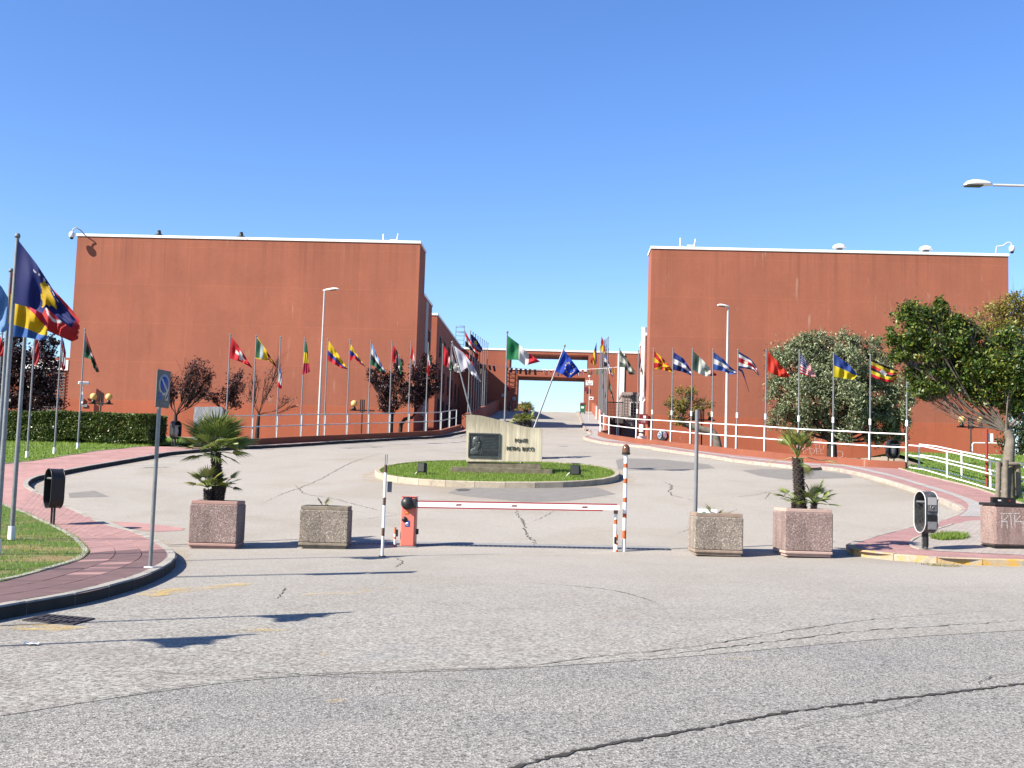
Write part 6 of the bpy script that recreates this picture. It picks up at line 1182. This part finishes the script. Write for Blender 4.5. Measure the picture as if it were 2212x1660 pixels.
# ================================================================== LAMPS
def streetlamp(label, basepx, toppx, head, r=.075, zo=0., Y=None):
    b = atY(*basepx, Y); b.z = zo; t = ztop(b, *toppx); o = thing('street_lamp', label, 'street lamp', b, 0, 'street lamps'); h = t-b.z
    MB().tube([(0, 0, 0), (0, 0, h*.3), (0, 0, h)], [r*1.25, r*1.05, r*.6], 12).build('pole', steelw, o); lamphead(o, Vector((0, 0, h)), *head); return o
def lamphead(o, p, d, L_=.75):
    """cobra head pointing along d"""
    d = Vector(d).normalized(); n = UP.cross(d); mb = MB(); secs = [(-.1, .05, .05, 0), (.0, .09, .08, 0), (.25, .13, .10, .01), (.6, .15, .11, .01), (.85, .12, .08, 0), (1., .03, .02, -.03)]; vs_ = []
    for u, w, hh, dz in secs:
        for k in range(10): a = 2*math.pi*k/10; vs_.append(p+d*u*L_+n*w*math.cos(a)+UP*(dz+hh*math.sin(a)*(1 if math.sin(a) > 0 else .35)))
    N = len(secs); mb.add(vs_, [(i*10+k, i*10+(k+1) % 10, i*10+10+(k+1) % 10, i*10+10+k) for i in range(N-1) for k in range(10)]+[tuple(range(9, -1, -1))], 0, True); mb.build('lamp_head', white, o)
    mb = MB(); c = p+d*.6*L_+UP*-.035; mb.obox(c, d*.2, n*.095, UP*.012); mb.build('lens', mat('lamp_lens', (.12, .115, .10), (.1, .1, .09), 2, .15), o)
yl = 69.5; streetlamp('tall street lamp before the left block, head pointing right', z2(1395, 1345), z2(1455, 132), ((1, -.15, .12), .95), Y=yl, zo=2.15)
yr = 72.; rl = streetlamp('tall street lamp before the right block, thickly painted pole, head pointing left', z5(1032, 1395), z5(1058, -55), ((-1, -.25, .1), .75), .1, Y=yr, zo=2.15)
rp = Vector((14.2, 27.2, 0)); rp.z = gs(rp.x, rp.y)+.12; ar = thing('street_lamp', 'street lamp reaching in from the right edge on a long horizontal arm', 'street lamp', rp, 0, 'street lamps'); hd = atY(2136, 400, 27.2)-rp; e = Vector((0, 0, hd.z-.05))
MB().tube([(0, 0, 0), (0, 0, hd.z*.5), e-UP*.3], [.09, .075, .06], 12).build('pole', steelw, ar); MB().tube([e-UP*.3, e+Vector((-.12, 0, -.08)), e+Vector((-.5, 0, .02)), hd+Vector((.1, 0, 0))], .032, 10).build('arm', steelw, ar); lamphead(ar, hd, (-1, -.1, -.02), .62)
globe = mat('yellowed_globe', (.70, .46, .16), (.62, .40, .13), 3, .3, k=.9)
def globelamp(label, Y, xc, ytop, ybar, globes, ybase, hw, zf=None, sz=11):
    c = atY(xc, ybar, Y); zb = ybase; s = F/Y; o = thing('globe_lamp', label, 'lamp', (c.x, Y, zb), 0, 'globe lamps'); zt_ = atY(xc, ytop, Y).z-zb; zbar = c.z-zb
    mb = MB(); mb.tube([(0, 0, 0), (0, 0, zt_-.25)], .05, 8); mb.build('post', mat('rusty_dark_post', (.07, .04, .03), (.03, .025, .022), 5, .7), o)
    mb = MB()
    for dx in (-.12, 0, .12): mb.box((dx, 0, (zbar+zt_)/2), (.07, .07, zt_-zbar+.25))
    mb.box((0, 0, zbar), (hw*2/s, .09, .09)); mb.build('crossbar', black, o)
    for gx in globes:
        x = (gx-xc)/s; MB().lathe([(0, 0), (.14, .0), (.14, .12), (.09, .16), (.09, .24)], (x, 0, zbar+.03), 10).build('holder', black, o); r = sz/2/s*1.02; MB().lathe([(r*math.sin(a), -r*math.cos(a)) for a in [math.pi*i/14 for i in range(15)]], (x, 0, zbar+.22+r), 18).build('globe', globe, o)
x, y = z1(638, 1210); globelamp('lamp with two yellowed globes behind the hedge, before the left block', 73, x, z1(0, 1155)[1], y, [z1(588, 0)[0], z1(688, 0)[0]], ZB, 27, sz=15)
x, y = z3(516, 1022); globelamp('lamp with one yellowed globe left, its right globe missing, before the left block', 76, x, z3(0, 948)[1], y, [z3(446, 0)[0]], 2.15, 27, sz=14)
x, y = z5(785, 1100); globelamp('lamp with two globes half hidden in the small leaning tree', 79, x, z5(0, 1000)[1], y, [z5(700, 0)[0], z5(868, 0)[0]], 2.15, 28, sz=12)
x, y = z6(1724, 1092); globelamp('lamp with a yellowed globe on its left arm, beside the big dark tree', 72, x, z6(0, 1035)[1], y, [z6(1656, 0)[0], z6(1800, 0)[0]], 3.5, 29, sz=15)
# ================================================================== CAMERAS AND SMALL THINGS ON THE BLOCKS
def dome(label, px_, Y, arm, flip=1):
    p = atY(*px_, Y); o = thing('security_camera', label, 'security camera', p, 0, 'security cameras'); MB().lathe([(0, -.42), (.14, -.38), (.2, -.25), (.2, -.05), (.13, .05), (0, .08)], (0, 0, 0), 14).build('housing', white, o); MB().lathe([(0, -.52), (.1, -.48), (.15, -.38)], (0, 0, 0), 12).build('dome', black, o); mb = MB(); mb.tube([(0, 0, .05)]+arm, .045, 8); mb.build('arm', steelw, o); return o
dome('white dome camera on a curved arm at the left roof corner of the left block', (155.5, 503), 83.3, [(.1, 0, .3), (.3, 0, .4), (.6, .2, .2), (.75, .75, -.1)]); 
p = atY(2184, 533, 83.6); dome('white dome camera on a long bracket at the right roof corner of the right block', (2186, 533), 83.6, [(-.1, 0, .3), (-.3, 0, .3), (-.5, .3, .12), (-.9, .5, .1), (-.95, .6, -.6)])
p = atY(*z1(525, 1080), 83.4); cm = thing('security_camera', 'white box camera on a wall bracket low on the left block', 'security camera', p, .5, 'security cameras'); MB().box((.05, 0, 0), (.75, .3, .22), ch=.04).build('housing', white, cm); mb = MB(); mb.tube([(0, 0, -.1), (0, .1, -.5), (.1, .4, -.9)], .07, 8); mb.box((0, .1, -1.1), (.2, .2, .5)); mb.build('bracket', white, cm); MB().box((.42, 0, 0), (.02, .26, .18)).build('lens', black, cm)
p = atY(*z1(522, 1192), 83.95); bx_ = thing('wall_box', 'small white wall box low on the left block', 'box', p); MB().box((0, -.05, 0), (.14, .12, .4)).build('body', white, bx_)
p = atY(*z1(535, 1222), 83.95); bx_ = thing('wall_plate', 'small grey name plate low on the left block', 'plate', p); MB().box((0, -.02, 0), (.4, .04, .2)).build('body', grey, bx_)
def antenna(label, px_, Y, k):
    p = atY(*px_, Y); p.z = 19.2; o = thing('roof_antenna', label, 'antenna', p); mb = MB(); mb.tube([(-.5, 0, 0), (-.5, 0, 1.0*k)], .05, 6); mb.tube([(-.3, 0, .0), (-.3, 0, .4)], .03, 6); mb.build('mast', white, o); mb = MB(); mb.tube([(.0, 0, .45), (.55, 0, .45)], .04, 6); mb.tube([(.5, 0, 0), (.55, 0, .5), (.62, 0, .95)], .04, 6); mb.tube([(.2, 0, 0), (.2, 0, .45)], .03, 6); mb.build('bracket', white, o)
antenna('pair of white antenna brackets on the right end of the left roof', (842, 517), 86, .9); antenna('pair of white antenna brackets on the left end of the right roof', (1484, 530), 85.6, 1.)
# round mural on the right block
p = atY(*z5(381, 1258), 83.96); mu = thing('wall_mural', 'round painted emblem with blue and red wedges low on the right block', 'mural', p); s = F/84*4.7295; r = 55/s; cm_ = [mat('mural_black', (.02, .02, .02)), mat('mural_white', (.6, .6, .62), (.55, .56, .58)), mat('mural_blue', (.16, .28, .5), (.2, .3, .5)), mat('mural_red', (.42, .16, .24), (.45, .2, .25))]
MB().lathe([(0, -.01), (r, -.01), (r, .02)], (0, 0, 0), 32, axis='Y').build('rim', cm_[0], mu); MB().lathe([(0, -.014), (r*.88, -.014), (r*.88, .0)], (0, 0, 0), 32, axis='Y').build('field', cm_[1], mu)
for i, (a0, a1, k) in enumerate(((130, 165, 2), (175, 215, 2), (15, 50, 3), (-35, 5, 3), (60, 85, 2), (95, 118, 2))):
    mb = MB(); P = [Vector((0, -.018, .1*r))]+[Vector((r*.82*math.cos(math.radians(a)), -.018, r*.82*math.sin(math.radians(a)))) for a in (a0, (a0+a1)/2, a1)]; mb.prism(P, (0, .006, 0)); mb.build('wedge', cm_[k], mu)
mb = MB(); T_w = [(-.42, -.8), (-.16, -.2), (-.05, .75), (.05, .75), (.16, -.2), (.42, -.8), (.22, -.8), (.12, -.5), (-.12, -.5), (-.22, -.8)]; mb.prism([Vector((a*r, -.024, b_*r)) for a, b_ in T_w], (0, .006, 0)); mb.build('tower', cm_[0], mu)
# white graffiti on the right block
gw = m_worn('white_spray', (.62, .58, .56), .22); gf = thing('graffiti', 'white hand-written graffiti low on the right block, behind the olive trunk', 'graffiti', atY(*z6(470, 1250), 83.97))
def z14(x, y): return (1620.1+x*.12207, 918.07+y*.12207)
for s_, x, y, k in (('...ACER', 1060, 275, .62), ('NO TUTTI', 1190, 405, .62), ('E DEL M', 1200, 475, .62), ('O.', 1610, 530, .78), ('TA', 760, 460, .4), ('S', 1075, 525, .5)):
    p = atY(*z14(x, y), 83.985); text('lettering', s_, k, gw, gf, p-gf.location, ext=.004, rz=random.uniform(-.0, .0))
p = atY(*z5(630, 1280), 83.98); gf2 = thing('graffiti', 'faint looping chalk scribble low on the right block, left of the leaning trunk', 'graffiti', p); mb = MB(); pts = [(.4*math.sin(t*1.0)+.1*math.sin(5*t), -.004, .3*math.cos(t*1.7)) for t in [i*.25 for i in range(26)]]
for a_, b_ in zip(pts, pts[1:]):
    a_, b_ = Vector(a_), Vector(b_); n_ = (b_-a_).cross(Vector((0, 1, 0))).normalized()*.022; mb.quad(a_-n_, b_-n_, b_+n_, a_+n_)
mb.build('scribble', m_worn('faint_chalk', (.5, .4, .38), .45), gf2, fix=False)
# ================================================================== MARBLE SLAB
b = onG(*zc(1020, 1590), .15); sY = b.y; S_ = lambda x, y: atY(*zc(x, y), sY)-b; sb = thing('marble_slab', 'upright rough-edged slab of grey veined marble beside the left railing', 'slab', b)
outl = [(985, 1590), (995, 1450), (1005, 1300), (1018, 1150), (1012, 1040), (1030, 940), (1025, 850), (1100, 842), (1250, 846), (1400, 840), (1550, 846), (1572, 900), (1560, 1000), (1568, 1150), (1560, 1350), (1565, 1590)]
MB().prism([S_(*p)+Vector((random.uniform(-.015, .015), 0, 0)) for p in outl], (0, .22, 0)).build('slab', m_marble(), sb)
# ================================================================== RIGHT RAMP RAILINGS, RED POST, FAR RAILING
rA = [xy(onG(*z6(*p), .14)) for p in ((1228, 1412), (1330, 1425), (1480, 1468), (1700, 1530), (1880, 1585), (2140, 1650))]
zr = lambda x, y: min(gs(x, y), 3.62)
railing('white ramp railing with three rails beside the red pavement, near one of the pair', smooth(rA, 4), .95, [rA[0], xy(onG(*z6(1540, 1487), .14)), xy(onG(*z6(1880, 1580), .14))], white, .14, levels=(1., .55, .04), group='ramp railings', zf=zr, end_round=(True, False))
rB = [p+Vector((.55, .25, 0)) for p in rA]; railing('white ramp railing with three rails, far one of the pair on the lawn side', smooth(rB, 4), .95, [rB[0], rB[2]+(rB[3]-rB[2])*.35, rB[4]], white, .14, levels=(1., .55, .04), group='ramp railings', zf=zr, end_round=(False, False))
yf = 79.; fa = [Vector((atY(*z6(1738, 1405), yf).x, yf, 0)), Vector((34, yf, 0))]; ff = lambda x, y: 3.6
railing('white two-rail railing with a rounded end before the right end of the right block', resample(fa, step=1), 1.6, [fa[0]+Vector((3.1*i, 0, 0)) for i in range(1, 4)], white, .0, levels=(1., .5), zf=ff, r=.045, pr=.05)
kb = thing('platform_kerb', 'low pale concrete edge along the foot of the right block', 'kerb', (22, 78.6, 3.6)); MB().box((0, 0, .12), (20, .4, .36)).build('wall', kerb_p, kb)
redp = mat('dark_red_paint', (.30, .045, .03), (.25, .04, .03), 3, .5); b = onG(*z6(1850, 1565), .13); h = ztop(b, *z6(1868, 1108))-b.z; rp_ = thing('red_post', 'thin dark red post with a small white plate, before the ramp railing', 'post', b); MB().tube([(0, 0, 0), (0, 0, h)], .05, 10).build('post', redp, rp_); MB().box((.14, .02, h-.28), (.16, .02, .28)).build('plate', white, rp_)
# ================================================================== FAR BRIDGE THINGS
p = atY(*z4(708, 957), 121); sp = thing('speed_sign', 'round speed limit sign reading 20 at the shaded left pier of the gateway', 'sign', (p.x, 121, g(121))); h = p.z-g(121); MB().tube([(0, .05, 0), (0, .05, h)], .04, 8).build('post', grey, sp); MB().lathe([(0, -.01), (.25, -.01), (.25, .02)], (0, 0, h), 24, axis='Y').build('ring', mat('sign_red', (.3, .03, .03)), sp); MB().lathe([(0, -.02), (.21, -.02), (.21, 0)], (0, 0, h), 24, axis='Y').build('face', whs, sp); text('lettering', '20', .27, black, sp, (0, -.026, h), ext=.003)
aY = 100.; p = atY(*z4(1543, 782), aY); asg = thing('area_sign', 'white AREA notice board on a tall post at the right bridge parapet', 'sign', (p.x, aY, g(aY))); h = p.z-g(aY); MB().tube([(0, .06, 0), (0, .06, h+.55)], .03, 8).build('post', steelw, asg); MB().box((0, 0, h), (.62, .04, .42), ch=.015).build('plate', white, asg); text('lettering', 'AREA', .17, black, asg, (.08, -.023, h+.1), ext=.003)
mb = MB()
for k in range(3): mb.box((0, -.024, h-.03-k*.06), (.48-.1*k, .006, .022))
mb.build('text_line', grey, asg); MB().box((-.22, -.024, h+.1), (.09, .006, .11)).build('symbol', black, asg); MB().lathe([(0, -.12), (.1, -.09), (.11, .03), (0, .09)], (-.02, 0, h+.6), 12).build('camera', white, asg); MB().box((.17, 0, h-1.32), (.4, .04, .26)).build('plate', white, asg); MB().box((.16, -.023, h-1.34), (.22, .006, .09)).build('text_line', black, asg)
for (x, y, w, h_, lab) in ((586, 917, .55, .55, 'small white notice on the shaded left part of the gateway'), (365, 886, .4, .5, 'small pale box on the shaded wall left of the gateway')):
    p = atY(*z4(x, y), 124.9); f = thing('notice', lab, 'notice', p); MB().box((0, -.03, 0), (w*.6, .06, h_*.6)).build('plate', whs, f)
p = atY(*z4(1507, 852), 124.9); f = thing('wall_sign', 'red number plate with white figures on the right pier of the gateway', 'sign', p); MB().box((0, -.03, 0), (.42, .06, .45)).build('plate', mat('dark_red', (0, 0, 0)), f); text('lettering', '15', .26, white, f, (0, -.045, -.05), ext=.003)
p = atY(*z4(655, 832), 124.9); f = thing('wall_sign', 'small dark red plate on the left pier of the gateway', 'sign', p); MB().box((0, -.03, 0), (.42, .06, .45)).build('plate', mat('dark_red', (0, 0, 0)), f)
# wheeled bin at the far end of the right pavement
p = atY(*z4(1466, 1098), 118); va = thing('wheeled_bin', 'green wheeled bin with a brown lid on the right bridge pavement by the gateway', 'bin', (p.x, 118, g(118)+.14)); vg = mat('bin_green', (.04, .20, .10), (.03, .16, .08), 2, .4)
mb = MB(); mb.add([(-.23, -.2, .12), (.23, -.2, .12), (.23, .22, .12), (-.23, .22, .12), (-.29, -.28, .86), (.29, -.28, .86), (.29, .28, .86), (-.29, .28, .86)], [(3, 2, 1, 0), (4, 5, 6, 7), (0, 1, 5, 4), (1, 2, 6, 5), (2, 3, 7, 6), (3, 0, 4, 7)]); mb.build('body', vg, va)
MB().box((0, 0, 1.0), (.60, .62, .26), ch=.08).build('lid', mat('bin_brown', (.20, .08, .06), (.15, .06, .05), 2, .5), va); MB().box((-.03, -.265, .62), (.3, .01, .2)).build('label_panel', white, va)
for sx in (-.22, .22): MB().lathe([(0, -.04), (.11, -.04), (.12, 0), (.11, .04), (0, .04)], (sx, -.14, .12), 14, axis='X').build('wheel', black, va)
# bicycle-like clutter in the shade is left as a parked moped
p = atY(*z4(700, 1090), 122); mp = thing('moped', 'dark moped parked in the shade beside the speed limit sign', 'moped', (p.x-.4, 121.8, g(122))); 
for y in (-.55, .6): MB().lathe([(.16, -.05), (.28, -.06), (.3, 0), (.28, .06), (.16, .05)], (0, y, .3), 14, axis='X').build('wheel', black, mp)
mb = MB(); mb.tube([(0, -.55, .3), (0, -.4, .95), (0, -.35, 1.05)], .05, 6); mb.tube([(0, -.4, .5), (0, .1, .35), (0, .5, .6)], .1, 8); mb.build('frame', dark, mp); MB().box((0, .35, .78), (.26, .65, .12), ch=.04).build('seat', black, mp); mb = MB(); mb.tube([(-.35, -.3, 1.05), (0, -.38, 1.08), (.35, -.3, 1.05)], .025, 6); mb.build('handlebar', grey, mp)
mb_ = thing('hose_loop', 'small dark wire loop sticking up from the grass tuft by the right bin', 'wire', onG(*z12(740, 1110), .12)); mb = MB(); mb.tube([(-.08, 0, 0), (-.02, 0, .13), (.01, 0, .15), (.03, 0, .12), (.02, 0, 0)], .008, 6); mb.build('loop', mat('rust', (0, 0, 0)), mb_)
